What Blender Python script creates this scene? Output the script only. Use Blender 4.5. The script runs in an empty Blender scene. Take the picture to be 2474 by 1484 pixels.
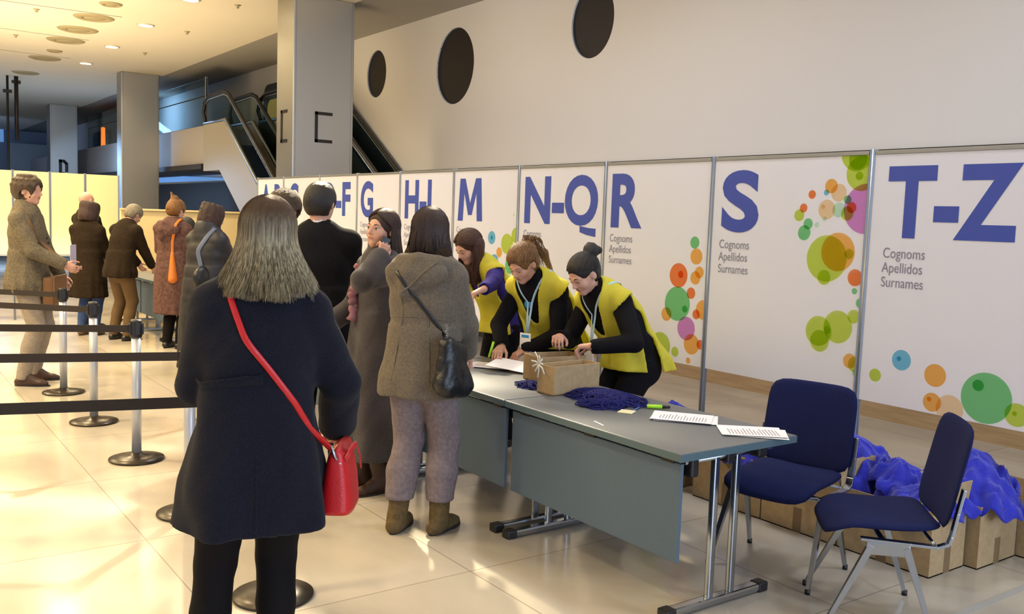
import bpy, bmesh, math, random
import numpy as np
from mathutils import Vector, Matrix, Quaternion
from mathutils.bvhtree import BVHTree

random.seed(7)
SC = bpy.context.scene
COL = SC.collection
R = math.radians

# ------------------------------------------------------------------ camera
FOC = 2232.0
YAW, PITCH, ROLL = R(35.777), R(-5.422), R(1.982)
CAMH = 1.70
fwd = Vector((math.sin(YAW) * math.cos(PITCH), math.cos(YAW) * math.cos(PITCH), math.sin(PITCH)))
rgt0 = Vector((math.cos(YAW), -math.sin(YAW), 0))
up0 = rgt0.cross(fwd)
rgt = rgt0 * math.cos(ROLL) + up0 * math.sin(ROLL)
upv = up0 * math.cos(ROLL) - rgt0 * math.sin(ROLL)
cam = bpy.data.cameras.new('camera')
cam.sensor_width = 36
cam.lens = FOC / 2474 * 36
cam.clip_start = .05
cam.clip_end = 200
cob = bpy.data.objects.new('camera', cam)
COL.objects.link(cob)
cob.matrix_world = Matrix(((rgt.x, upv.x, -fwd.x, 0), (rgt.y, upv.y, -fwd.y, 0), (rgt.z, upv.z, -fwd.z, CAMH), (0, 0, 0, 1)))
SC.camera = cob

# ------------------------------------------------------------------ sky, exposure
w = bpy.data.worlds.new('daylight')
SC.world = w
w.use_nodes = True
bg = w.node_tree.nodes['Background']
bg.inputs[0].default_value = (.50, .66, 1, 1)
bg.inputs[1].default_value = .5
SC.view_settings.view_transform = 'Standard'
SC.view_settings.look = 'None'
SC.view_settings.gamma = 1
SC.view_settings.use_curve_mapping = False
SC.view_settings.exposure = 0.0
SC.cycles.max_bounces = 6
SC.cycles.diffuse_bounces = 3
SC.cycles.glossy_bounces = 3
SC.cycles.transmission_bounces = 6
SC.cycles.transparent_max_bounces = 12
SC.cycles.caustics_reflective = False
SC.cycles.caustics_refractive = False
SC.cycles.use_adaptive_sampling = True
SC.cycles.adaptive_threshold = .02
SC.cycles.sample_clamp_indirect = 4

WARM = (1, .80, .48)
SOFTW = (1, .90, .74)
COOL = (.64, .79, 1)


def area(name, loc, size, power, color, target=None, rot=None, shape='RECTANGLE', spread=180):
    d = bpy.data.lights.new(name, 'AREA')
    d.shape = shape
    d.size = size[0]
    if shape in ('RECTANGLE', 'ELLIPSE'):
        d.size_y = size[1]
    d.energy = power
    d.color = color
    d.spread = R(spread)
    o = bpy.data.objects.new(name, d)
    COL.objects.link(o)
    o.location = loc
    if target is not None:
        o.rotation_euler = (Vector(target) - Vector(loc)).to_track_quat('-Z', 'Y').to_euler()
    if rot is not None:
        o.rotation_euler = rot
    return o


CEIL = 4.78
# cool daylight from the glazed front behind and to the right of the camera
area('front_daylight', (4.5, -7.5, 3.0), (11, 4.6), 950, COOL, target=(3.6, 5, 1.3))
area('side_daylight', (-8.5, 1.0, 2.6), (9, 4.2), 60, (.80, .88, 1), target=(3, 5, 1.3))
# added cool light that brightens the bluish wall of the upper floor
area('upper_floor_fill', (6.5, 27, 4.6), (.8, 14), 900, (.36, .60, 1), target=(7.6, 27, 3.0))
area('far_daylight', (0, 38, 3.8), (8, 2), 150, (.35, .55, 1), target=(0, 45, 3))
# rows of recessed ceiling lamps; the shades and housings of those in view are built below
for (lx, ly, p) in ((-3.2, 4.5, 80), (-.4, 4.2, 60), (-.4, 8.0, 125), (-3.2, 9.5, 150), (1.2, 11.5, 160), (-1.6, 13.5, 180), (2.4, 14.4, 110), (-1.5, 18.5, 220)):
    area('downlight', (lx, ly, CEIL - .06), (.4, .4), p, WARM, rot=(0, 0, 0), shape='DISK', spread=150)
# lamps over the registration desk, a little towards the wall
for (lx, ly, p) in ((4.3, .8, 34), (4.3, 4.2, 42), (4.4, 8.2, 50)):
    area('desk_downlight', (lx, ly, CEIL - .06), (.6, .6), p, (.88, .92, 1), rot=(0, 0, 0), shape='DISK', spread=160)
# added warm spot whose broken-up beam imitates dappled light on the queue floor
d_ = bpy.data.lights.new('added_dapple_spot', 'SPOT')
d_.energy = 2600
d_.color = (1, .86, .60)
d_.spot_size = R(62)
d_.spot_blend = .8
d_.shadow_soft_size = .10
d_.use_nodes = True
nt_ = d_.node_tree
em_ = nt_.nodes['Emission']
tc_ = nt_.nodes.new('ShaderNodeTexCoord')
mp_ = nt_.nodes.new('ShaderNodeMapping')
mp_.inputs['Scale'].default_value = (3.0, 9.5, 1)
mp_.inputs['Rotation'].default_value = (0, 0, .5)
nz_ = nt_.nodes.new('ShaderNodeTexNoise')
nz_.inputs['Scale'].default_value = 1.5
nz_.inputs['Detail'].default_value = 1.5
rp_ = nt_.nodes.new('ShaderNodeMapRange')
rp_.inputs[1].default_value = .42
rp_.inputs[2].default_value = .66
rp_.inputs[3].default_value = .0
rp_.inputs[4].default_value = 2.0
nt_.links.new(tc_.outputs['Normal'], mp_.inputs[0])
nt_.links.new(mp_.outputs[0], nz_.inputs[0])
nt_.links.new(nz_.outputs[0], rp_.inputs[0])
nt_.links.new(rp_.outputs[0], em_.inputs['Strength'])
so_ = bpy.data.objects.new('added_dapple_spot', d_)
COL.objects.link(so_)
so_.location = (4.6, 8.4, CEIL - .1)
so_.rotation_euler = (Vector((.3, 3.6, 0)) - Vector((4.6, 8.4, CEIL - .1))).to_track_quat('-Z', 'Y').to_euler()
# added warm fill lights, out of view, aimed up to brighten the ceiling
for (lx, ly, p) in ((-5.5, 8, 600), (-5.0, 14, 650), (-1.5, 10.5, 420), (2.0, 17, 250)):
    area('ceiling_fill', (lx, ly, .9), (2.0, 5.0), p * .8, WARM, rot=(math.pi, 0, 0), spread=160)
# wall washers between the panels and the long white wall
for ly in (2.5, 6.5, 10.5):
    area('wall_washer', (5.6, ly, CEIL - .15), (.4, 3.6), 22, (.93, .95, 1), target=(7.5, ly, 1.5))


# ------------------------------------------------------------------ projection helpers
def ray(px, py):
    return rgt * (px - 1237) / FOC - upv * (py - 742) / FOC + fwd


def on_z(px, py, z=0.0):
    d = ray(px, py)
    return Vector((0, 0, CAMH)) + d * ((z - CAMH) / d.z)


def on_x(px, py, x):
    d = ray(px, py)
    return Vector((0, 0, CAMH)) + d * (x / d.x)


def on_y(px, py, y):
    d = ray(px, py)
    return Vector((0, 0, CAMH)) + d * (y / d.y)


# ------------------------------------------------------------------ materials
def lin(c):
    if isinstance(c, str):
        c = c.lstrip('#')
        c = [int(c[i:i + 2], 16) / 255 for i in (0, 2, 4)]
    return tuple(((x + .055) / 1.055) ** 2.4 if x > .04045 else x / 12.92 for x in c)


def mat(name, col, rough=.6, metal=0.0, noise=None, bump=None, spec=.5, emit=None, trans=0, sheen=0, alpha=1, coat=0, scale=(1, 1, 1), obj_coords=True):
    """col: hex; noise=(scale, other hex, detail); bump=(scale, strength, detail)"""
    m = bpy.data.materials.new(name)
    m.use_nodes = True
    nt = m.node_tree
    b = nt.nodes['Principled BSDF']
    c = lin(col)
    b.inputs['Base Color'].default_value = (*c, 1)
    b.inputs['Roughness'].default_value = rough
    b.inputs['Metallic'].default_value = metal
    b.inputs['Specular IOR Level'].default_value = spec
    b.inputs['Transmission Weight'].default_value = trans
    b.inputs['Sheen Weight'].default_value = sheen
    b.inputs['Coat Weight'].default_value = coat
    b.inputs['Alpha'].default_value = alpha
    if emit:
        b.inputs['Emission Color'].default_value = (*lin(emit[0]), 1)
        b.inputs['Emission Strength'].default_value = emit[1]
    if noise or bump:
        tc = nt.nodes.new('ShaderNodeTexCoord')
        mp = nt.nodes.new('ShaderNodeMapping')
        mp.inputs['Scale'].default_value = scale
        nt.links.new(tc.outputs['Object'], mp.inputs[0])
    if noise:
        n = nt.nodes.new('ShaderNodeTexNoise')
        n.inputs['Scale'].default_value = noise[0]
        n.inputs['Detail'].default_value = noise[2] if len(noise) > 2 else 3
        r = nt.nodes.new('ShaderNodeValToRGB')
        r.color_ramp.elements[0].position = .35
        r.color_ramp.elements[1].position = .65
        r.color_ramp.elements[0].color = (*c, 1)
        r.color_ramp.elements[1].color = (*lin(noise[1]), 1)
        nt.links.new(mp.outputs[0], n.inputs[0])
        nt.links.new(n.outputs[0], r.inputs[0])
        nt.links.new(r.outputs[0], b.inputs['Base Color'])
    if bump:
        n = nt.nodes.new('ShaderNodeTexNoise')
        n.inputs['Scale'].default_value = bump[0]
        n.inputs['Detail'].default_value = bump[2] if len(bump) > 2 else 2
        bp = nt.nodes.new('ShaderNodeBump')
        bp.inputs['Strength'].default_value = bump[1]
        bp.inputs['Distance'].default_value = .01
        nt.links.new(mp.outputs[0], n.inputs[0])
        nt.links.new(n.outputs[0], bp.inputs['Height'])
        nt.links.new(bp.outputs[0], b.inputs['Normal'])
    return m


def film_mat(name, col):
    m = bpy.data.materials.new(name)
    m.use_nodes = True
    nt = m.node_tree
    nt.nodes.clear()
    o = nt.nodes.new('ShaderNodeOutputMaterial')
    t = nt.nodes.new('ShaderNodeBsdfTransparent')
    t.inputs[0].default_value = (*[math.sqrt(x) for x in lin(col)], 1)
    nt.links.new(t.outputs[0], o.inputs[0])
    return m


M = {}
M['steel'] = mat('brushed_steel', '#b4b3ae', .38, .9, bump=(60, .05), scale=(1, 1, .05))
M['chrome'] = mat('polished_aluminium', '#aab2bd', .22, 1)
M['grey_metal'] = mat('grey_aluminium', '#8f949c', .4, .6)
M['black'] = mat('black_plastic', '#17161b', .45)
M['black_metal'] = mat('dark_metal', '#2f2a27', .4, .5)
M['panel'] = mat('white_laminate', '#d6d9ea', .45)
M['print_blue'] = mat('blue_print', '#3048a8', .5)
M['print_grey'] = mat('grey_print', '#7c7c92', .6)
M['table'] = mat('grey_laminate', '#5c6066', .42, noise=(300, '#64686e', 2))
M['table_edge'] = mat('table_edge_grey', '#4d636d', .45)
M['skirt'] = mat('blue_grey_laminate', '#4b5f72', .5, noise=(300, '#53677a', 2))
M['card'] = mat('cardboard', '#b39a76', .85, noise=(35, '#aa906c', 4), bump=(120, .1))
M['card_dark'] = mat('cardboard_inside', '#8a6b45', .9)
M['tape'] = mat('brown_tape', '#7e6648', .35)
M['blue_cloth'] = mat('royal_blue_cloth', '#22269c', .85, noise=(14, '#2e34b4', 4), bump=(60, .4, 3), sheen=.3)
M['navy_cloth'] = mat('dark_blue_cord', '#17184e', .85, noise=(60, '#22246c', 4), bump=(90, .8, 3))
M['chair_fab'] = mat('navy_upholstery', '#141a42', .9, noise=(260, '#1a214e', 2), bump=(400, .25))
M['paper'] = mat('white_paper', '#eceaf0', .7)
M['white'] = mat('white_plastic', '#eeeeee', .4)
M['marker'] = mat('lime_marker', '#a6e62c', .4)
M['note'] = mat('cream_note', '#dcd6b0', .7)
M['glass'] = mat('clear_glass', '#d8ece8', .04, trans=1, spec=.5)
M['glass'].node_tree.nodes['Principled BSDF'].inputs['IOR'].default_value = 1.05
M['skin'] = mat('skin', '#c4937e', .5, noise=(18, '#cfa08c', 3))
M['skin'].node_tree.nodes['Principled BSDF'].inputs['Subsurface Weight'].default_value = .08
M['skin'].node_tree.nodes['Principled BSDF'].inputs['Subsurface Radius'].default_value = (.01, .004, .002)
M['lips'] = mat('lips', '#b0705f', .45)
M['eyewhite'] = mat('eye_white', '#ddd8d2', .25)
M['iris'] = mat('dark_iris', '#2a1c14', .2)


# ------------------------------------------------------------------ object helpers
def link(name, me, mats, parent=None, smooth=False):
    o = bpy.data.objects.new(name, me)
    COL.objects.link(o)
    if not isinstance(mats, (list, tuple)):
        mats = [mats]
    for m in mats:
        me.materials.append(m)
    if parent is not None:
        o.parent = parent
    if smooth:
        me.polygons.foreach_set('use_smooth', [True] * len(me.polygons))
    return o


def tag(o, label, cat, group=None, kind=None):
    if label:
        o['label'] = label
    if cat:
        o['category'] = cat
    if group:
        o['group'] = group
    if kind:
        o['kind'] = kind
    return o


def thing(name, label, cat, loc=(0, 0, 0), rz=0, group=None):
    o = bpy.data.objects.new(name, None)
    COL.objects.link(o)
    o.empty_display_size = .1
    o.location = loc
    o.rotation_euler = (0, 0, rz)
    return tag(o, label, cat, group)


def copy_tree(o, parent=None):
    c = o.copy()
    COL.objects.link(c)
    if parent is not None:
        c.parent = parent
    for ch in list(o.children):
        copy_tree(ch, c)
    return c


class MB:
    """collects shapes and links them as one mesh"""

    def __init__(s):
        s.bm = bmesh.new()
        s.mi = 0

    def _fin(s, faces):
        for f in faces:
            f.material_index = s.mi

    def box(s, lo, hi, bev=0, mtx=None):
        lo, hi = Vector(lo), Vector(hi)
        c, d = (lo + hi) / 2, hi - lo
        r = bmesh.ops.create_cube(s.bm, size=1)
        vs = r['verts']
        bmesh.ops.scale(s.bm, vec=d, verts=vs)
        if bev:
            es = list({e for v in vs for e in v.link_edges})
            rr = bmesh.ops.bevel(s.bm, geom=es, offset=bev, segments=2, affect='EDGES', profile=.6)
            vs = list({v for f in rr['faces'] for v in f.verts} | {v for v in vs if v.is_valid})
        mm = Matrix.Translation(c)
        if mtx is not None:
            mm = mtx @ mm
        bmesh.ops.transform(s.bm, matrix=mm, verts=vs)
        s._fin({f for v in vs for f in v.link_faces})
        return s

    def bar(s, a, b, wx, wy, ref=(0, 0, 1), bev=0):
        a, b = Vector(a), Vector(b)
        d = b - a
        L = d.length
        z = d.normalized()
        ref = Vector(ref)
        if abs(z.dot(ref)) > .99:
            ref = Vector((1, 0, 0))
        x = ref.cross(z).normalized()
        y = z.cross(x)
        m = Matrix(((x.x, y.x, z.x, a.x), (x.y, y.y, z.y, a.y), (x.z, y.z, z.z, a.z), (0, 0, 0, 1)))
        return s.box((-wx / 2, -wy / 2, 0), (wx / 2, wy / 2, L), bev, m)

    def tube(s, pts, rad, n=10, closed=False, cap=True, flat=None, ups=None):
        """flat=(across, thick) makes a ribbon whose face looks along ups[i]"""
        pts = [Vector(p) for p in pts]
        k = len(pts)
        rings = []
        prev = None
        for i, p in enumerate(pts):
            a = pts[(i - 1) % k] if (closed or i > 0) else p
            b = pts[(i + 1) % k] if (closed or i < k - 1) else p
            t = (b - a).normalized()
            if ups is not None:
                u = Vector(ups[i])
            else:
                u = prev if prev is not None else (Vector((0, 0, 1)) if abs(t.z) < .9 else Vector((1, 0, 0)))
            u = (u - t * u.dot(t))
            u = u.normalized() if u.length > 1e-6 else t.orthogonal().normalized()
            prev = u
            v = t.cross(u)
            r = rad[i] if hasattr(rad, '__len__') else rad
            ring = []
            for j in range(n):
                an = 2 * math.pi * (j + .5) / n
                if flat:
                    q = p + v * math.cos(an) * flat[0] * (r if not hasattr(rad, '__len__') else r) + u * math.sin(an) * flat[1] * r
                else:
                    q = p + (v * math.cos(an) + u * math.sin(an)) * r
                ring.append(s.bm.verts.new(q))
            rings.append(ring)
        fs = []
        for i in range(k if closed else k - 1):
            A, B = rings[i], rings[(i + 1) % k]
            for j in range(n):
                fs.append(s.bm.faces.new((A[j], A[(j + 1) % n], B[(j + 1) % n], B[j])))
        if cap and not closed:
            fs.append(s.bm.faces.new(rings[0][::-1]))
            fs.append(s.bm.faces.new(rings[-1]))
        for f in fs:
            f.smooth = True
        s._fin(fs)
        return s

    def lathe(s, prof, n=32, c=(0, 0, 0)):
        c = Vector(c)
        rings = []
        for (r, z) in prof:
            if r < 1e-5:
                rings.append([s.bm.verts.new(c + Vector((0, 0, z)))])
            else:
                rings.append([s.bm.verts.new(c + Vector((r * math.cos(2 * math.pi * j / n), r * math.sin(2 * math.pi * j / n), z))) for j in range(n)])
        fs = []
        for A, B in zip(rings[:-1], rings[1:]):
            for j in range(n):
                if len(A) == 1 and len(B) == 1:
                    continue
                if len(A) == 1:
                    fs.append(s.bm.faces.new((A[0], B[j], B[(j + 1) % n])))
                elif len(B) == 1:
                    fs.append(s.bm.faces.new((A[j], A[(j + 1) % n], B[0])))
                else:
                    fs.append(s.bm.faces.new((A[j], A[(j + 1) % n], B[(j + 1) % n], B[j])))
        for f in fs:
            f.smooth = True
        s._fin(fs)
        return s

    def poly(s, pts, thick=None):
        """flat polygon, optionally extruded by the vector thick"""
        vs = [s.bm.verts.new(p) for p in pts]
        f = s.bm.faces.new(vs)
        fs = [f]
        if thick is not None:
            r = bmesh.ops.extrude_face_region(s.bm, geom=[f])
            nv = [g for g in r['geom'] if isinstance(g, bmesh.types.BMVert)]
            bmesh.ops.translate(s.bm, vec=Vector(thick), verts=nv)
            fs = list({q for v in vs + nv for q in v.link_faces})
        s._fin(fs)
        return s

    def grid(s, fn, nu, nv, closeu=False):
        g = [[s.bm.verts.new(fn(i / (nu if closeu else nu - 1), j / (nv - 1))) for j in range(nv)] for i in range(nu)]
        fs = []
        for i in range(nu if closeu else nu - 1):
            for j in range(nv - 1):
                k = (i + 1) % nu
                fs.append(s.bm.faces.new((g[i][j], g[k][j], g[k][j + 1], g[i][j + 1])))
        for f in fs:
            f.smooth = True
        s._fin(fs)
        return s

    def build(s, name, mats, parent=None, recalc=True):
        if recalc:
            bmesh.ops.recalc_face_normals(s.bm, faces=s.bm.faces)
        me = bpy.data.meshes.new(name)
        s.bm.to_mesh(me)
        s.bm.free()
        return link(name, me, mats, parent)


def text_mesh(name, txt, box, x, mats, parent, bold=0.0, fit=True, space=1.0):
    """text lying on the plane X=x (readable from -X); box=(y_left, y_right, z_bottom, z_top), y_left > y_right"""
    cu = bpy.data.curves.new(name, 'FONT')
    cu.body = txt
    cu.offset = bold
    cu.space_character = space
    cu.space_line = 1.0
    cu.resolution_u = 6
    to = bpy.data.objects.new(name + '_text', cu)
    COL.objects.link(to)
    dg = bpy.context.evaluated_depsgraph_get()
    me = bpy.data.meshes.new_from_object(to.evaluated_get(dg))
    bpy.data.objects.remove(to)
    co = np.empty(len(me.vertices) * 3, np.float32)
    me.vertices.foreach_get('co', co)
    co = co.reshape(-1, 3)
    lo, hi = co.min(0), co.max(0)
    u = (co[:, 0] - lo[0]) / (hi[0] - lo[0])
    v = (co[:, 1] - lo[1]) / (hi[1] - lo[1])
    out = np.empty_like(co)
    out[:, 0] = x
    out[:, 1] = box[0] + (box[1] - box[0]) * u
    out[:, 2] = box[2] + (box[3] - box[2]) * v
    fs = [tuple(q.vertices) for q in me.polygons]
    m2 = bpy.data.meshes.new(name)
    m2.from_pydata(out.tolist(), [], fs)
    m2.update()
    return link(name, m2, mats, parent)
# ------------------------------------------------------------------ floor
def floor_mat():
    m = bpy.data.materials.new('polished_marble')
    m.use_nodes = True
    nt = m.node_tree
    b = nt.nodes['Principled BSDF']
    tc = nt.nodes.new('ShaderNodeTexCoord')
    n1 = nt.nodes.new('ShaderNodeTexNoise')
    n1.inputs['Scale'].default_value = .9
    n1.inputs['Detail'].default_value = 5
    n1.inputs['Distortion'].default_value = .6
    mp = nt.nodes.new('ShaderNodeMapping')
    mp.inputs['Scale'].default_value = (1.3, .75, 1)
    mp.inputs['Rotation'].default_value = (0, 0, .35)
    nt.links.new(tc.outputs['Object'], mp.inputs[0])
    nt.links.new(mp.outputs[0], n1.inputs[0])
    r = nt.nodes.new('ShaderNodeValToRGB')
    r.color_ramp.elements[0].position = .3
    r.color_ramp.elements[1].position = .7
    r.color_ramp.elements[0].color = (*lin('#a9a195'), 1)
    r.color_ramp.elements[1].color = (*lin('#cfc5b4'), 1)  # marble clouding, which also stands in for dappled light on the floor
    nt.links.new(n1.outputs[0], r.inputs[0])
    br = nt.nodes.new('ShaderNodeTexBrick')
    br.inputs['Scale'].default_value = 1
    br.inputs['Brick Width'].default_value = 1.2
    br.inputs['Row Height'].default_value = 1.2
    br.inputs['Mortar Size'].default_value = .0035
    br.inputs['Mortar Smooth'].default_value = .3
    br.offset = 0
    br.inputs['Color1'].default_value = (1, 1, 1, 1)
    br.inputs['Color2'].default_value = (.93, .93, .93, 1)
    br.inputs['Mortar'].default_value = (.55, .52, .48, 1)
    nt.links.new(tc.outputs['Object'], br.inputs[0])
    mx = nt.nodes.new('ShaderNodeMix')
    mx.data_type = 'RGBA'
    mx.blend_type = 'MULTIPLY'
    mx.inputs[0].default_value = 1
    nt.links.new(r.outputs[0], mx.inputs[6])
    nt.links.new(br.outputs[0], mx.inputs[7])
    nt.links.new(mx.outputs[2], b.inputs['Base Color'])
    b.inputs['Roughness'].default_value = .16
    b.inputs['Specular IOR Level'].default_value = .45
    n2 = nt.nodes.new('ShaderNodeTexNoise')
    n2.inputs['Scale'].default_value = 3
    nt.links.new(tc.outputs['Object'], n2.inputs[0])
    bp = nt.nodes.new('ShaderNodeBump')
    bp.inputs['Strength'].default_value = .04
    nt.links.new(n2.outputs[0], bp.inputs['Height'])
    nt.links.new(bp.outputs[0], b.inputs['Normal'])
    return m


def struct(name, mb, mats, label=None):
    o = mb.build(name, mats)
    o['kind'] = 'structure'
    if label:
        o['label'] = label
    return o


struct('floor', MB().box((-14, -9, -.2), (7.9, 46, 0)), floor_mat(), 'polished cream marble floor')

M['ceiling'] = mat('ceiling_plaster', '#e6dfd2', .9, bump=(4, .05))
M['soffit'] = mat('soffit_grey', '#a5a29d', .8)
M['wall'] = mat('wall_plaster', '#dedbda', .75, bump=(80, .03))
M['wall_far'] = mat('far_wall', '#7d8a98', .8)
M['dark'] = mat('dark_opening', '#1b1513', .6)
M['wood'] = mat('pale_wood', '#b99a72', .5, noise=(3, '#a98a62', 6), scale=(1, 1, 14))
c = MB()
c.box((-14, -9, CEIL), (6.14, 46, CEIL + .3))
struct('ceiling', c, M['ceiling'], 'white plaster ceiling with recessed lamps')
c = MB()
c.box((6.14, -9, CEIL + .03), (7.9, 46, CEIL + .3))
struct('trim_1', c, M['soffit'], 'darker soffit strip between ceiling edge and long wall')
# thin joints in the ceiling plaster
for k, (p, q) in enumerate((((0, 2), (295, 41)), ((0, 66), (215, 97)), ((0, 118), (170, 141)))):
    a, b = on_z(*p, CEIL), on_z(*q, CEIL)
    MBj = MB().bar(a + Vector((-1.5, 0, -.003)), b + Vector((0, 0, -.003)), .02, .008)
    struct('trim_%d' % (k + 2), MBj, M['soffit'], 'thin dark joint line in the ceiling')


# long white wall with three round openings
def wall_right():
    ovs = [(14.65, 4.12, .355, .40), (12.10, 3.97, .53, .565), (8.93, 4.16, .40, .45)]
    cu = bpy.data.curves.new('wr', 'CURVE')
    cu.dimensions = '2D'
    cu.fill_mode = 'BOTH'
    cu.extrude = .012

    def spl(pts):
        s = cu.splines.new('POLY')
        s.points.add(len(pts) - 1)
        for q, p in zip(s.points, pts):
            q.co = (p[0], p[1], 0, 1)
        s.use_cyclic_u = True
    spl([(-9, 2.43), (17.0, 2.43), (46, 2.43), (46, CEIL + .03), (-9, CEIL + .03)])
    for (y, z, ry, rz) in ovs:
        spl([(y + ry * math.cos(t * math.pi / 32), z + rz * math.sin(t * math.pi / 32)) for t in range(64)])
    to = bpy.data.objects.new('t', cu)
    COL.objects.link(to)
    me = bpy.data.meshes.new_from_object(to.evaluated_get(bpy.context.evaluated_depsgraph_get()))
    bpy.data.objects.remove(to)
    me.transform(Matrix(((0, 0, 1, 7.512), (1, 0, 0, 0), (0, 1, 0, 0), (0, 0, 0, 1))))
    me.materials.clear()
    o = link('wall_right', me, M['wall'])
    tag(o, 'long white plaster wall with round openings', None, kind='structure')
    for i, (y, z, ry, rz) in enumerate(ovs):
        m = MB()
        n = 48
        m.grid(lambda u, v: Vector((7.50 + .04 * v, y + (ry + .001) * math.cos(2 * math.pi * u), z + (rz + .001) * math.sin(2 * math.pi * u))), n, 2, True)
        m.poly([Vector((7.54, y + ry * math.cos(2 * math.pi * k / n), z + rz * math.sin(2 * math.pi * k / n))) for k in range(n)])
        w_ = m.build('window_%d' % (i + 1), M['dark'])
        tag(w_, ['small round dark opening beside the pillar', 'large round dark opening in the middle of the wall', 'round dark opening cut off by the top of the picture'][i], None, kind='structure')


wall_right()
struct('wall_right_base', MB().box((7.6, -9, 0), (7.9, 46, 2.43)), M['wood'], 'lower part of the long wall behind the panels').name = 'wall_base'
struct('trim_5', MB().box((7.47, -9, 2.355), (7.62, 17, 2.43)), M['dark'], 'dark strip along the lower edge of the white wall')
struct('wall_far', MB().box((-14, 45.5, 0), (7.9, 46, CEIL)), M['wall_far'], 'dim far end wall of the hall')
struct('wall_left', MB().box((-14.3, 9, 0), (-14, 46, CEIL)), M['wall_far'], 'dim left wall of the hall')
M['blueglow'] = mat('daylit_window', '#6f9ccf', .4, emit=('#6d9bd6', .55))
a, b = on_y(-60, 300, 45), on_y(12, 342, 45)
struct('window_4', MB().box((a.x, 45.35, b.z), (b.x, 45.45, a.z)), M['blueglow'], 'small bluish daylit window at the far left')
# pale glazed far wall pieces
M['pale_far'] = mat('pale_far_panel', '#8f9a9c', .6)
a, b = on_y(20, 345, 44), on_y(118, 420, 44)
struct('door_1', MB().box((a.x, 43.9, 0), (b.x, 44.0, a.z)), M['pale_far'], 'pale glazed doors at the far end of the hall')

# ------------------------------------------------------------------ pillars
def bracket(m, y, x0, x1, z0, z1, t):
    m.box((x0, y - .004, z0), (x0 + t, y + .004, z1), .0015)
    m.box((x0, y - .004, z1 - t), (x1, y + .004, z1), .0015)
    m.box((x0, y - .004, z0), (x1, y + .004, z0 + t), .0015)


def pillar(y, d, x1, label, mark):
    t = thing('pillar', label, 'pillar', (5.2, y, 0), 0, 'steel clad pillars along the hall')
    wdt = x1 - 5.2
    MB().box((0, 0, 0), (wdt, d, CEIL), .012).build('cladding', M['steel'], t)
    m = MB()
    for xx in (.035, wdt - .045):
        m.box((xx, -.003, 0), (xx + .008, .004, CEIL))
    m.build('cladding_joint', M['grey_metal'], t)
    m = MB()
    if mark == 'C':
        a, b = on_y(761, 269, y), on_y(802, 347, y)
        bracket(m, -.006, a.x - 5.2, b.x - 5.2, b.z, a.z, .045)
        # the same letter on the side face
        z0, z1 = on_x(690, 344, 5.2).z, on_x(690, 265, 5.2).z
        ya, yb = on_x(679, 300, 5.2).y - y, on_x(694, 300, 5.2).y - y
        m.box((-.008, ya - .06, z0), (.0, ya, z1))
        m.box((-.008, yb, z0), (.0, ya, z0 + .045))
        m.box((-.008, yb, z1 - .045), (.0, ya, z1))
    elif mark == 'D':
        a, b = on_y(142, 385, y), on_y(165, 424, y)
        x0, x1_, z0, z1 = a.x - 5.2, b.x - 5.2, b.z, a.z
        m.box((x0, -.01, z0), (x0 + .09, 0, z1))
        m.box((x0, -.01, z1 - .09), (x1_ - .1, 0, z1))
        m.box((x0, -.01, z0), (x1_ - .1, 0, z0 + .09))
        m.box((x1_ - .09, -.01, z0 + .1), (x1_, 0, z1 - .1))
        m.bar((x1_ - .12, -.005, z1 - .045), (x1_ - .045, -.005, z1 - .13), .09, .01, (0, 1, 0))
    if mark:
        m.build('letter', M['black_metal'], t)
    else:
        m.bm.free()


pillar(12.72, .62, 6.14, 'wide steel clad pillar with a black letter C behind the panels', 'C')
pillar(22.88, .45, 6.04, 'steel clad pillar standing behind the end of the cream panels', None)
pillar(32.12, .6, 5.99, 'farthest steel clad pillar with a letter D', 'D')

# ------------------------------------------------------------------ ceiling fittings
M['bulb'] = mat('lamp_glow', '#ffffff', .5, emit=('#fff2cc', 30))
M['ringm'] = mat('lamp_ring', '#d8cfb8', .4, .2)
names = ['nearest of the lit ceiling spots', 'second lit ceiling spot', 'third lit ceiling spot', 'lit ceiling spot cut by the top of the picture']
for i, (px, py) in enumerate(((352, 60), (270, 112), (207, 152), (460, -2))):
    p = on_z(px, py, CEIL)
    t = thing('ceiling_lamp', 'round recessed lamp, ' + ['nearest of the three lit spots in a row', 'middle of the three lit spots in a row', 'farthest of the three lit spots, nearest the far pillar', 'cut off by the top edge of the picture'][i], 'lamp', (p.x, p.y, CEIL), 0, 'lit ceiling lamps')
    MB().lathe([(.0, -.014), (.115, -.014)], 24).build('lamp_bulb', M['bulb'], t)
    MB().lathe([(.115, -.004), (.115, -.02), (.14, -.02), (.15, -.002)], 24).build('lamp_ring', M['ringm'], t)
    d = bpy.data.lights.new('ceiling_lamp_light', 'SPOT')
    d.energy = 260
    d.color = WARM
    d.spot_size = R(150)
    d.spot_blend = .6
    d.shadow_soft_size = .12
    o = bpy.data.objects.new('ceiling_lamp_light', d)
    COL.objects.link(o)
    o.location = (p.x, p.y, CEIL - .05)
M['vent'] = mat('vent_grey', '#a39776', .6)
lab = ['largest oval one nearest the camera', 'second in the row', 'third in the row', 'fourth and farthest in the row', 'small one at the top edge of the picture', 'small one beside the lit spot', 'faint one above the far corner']
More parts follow.
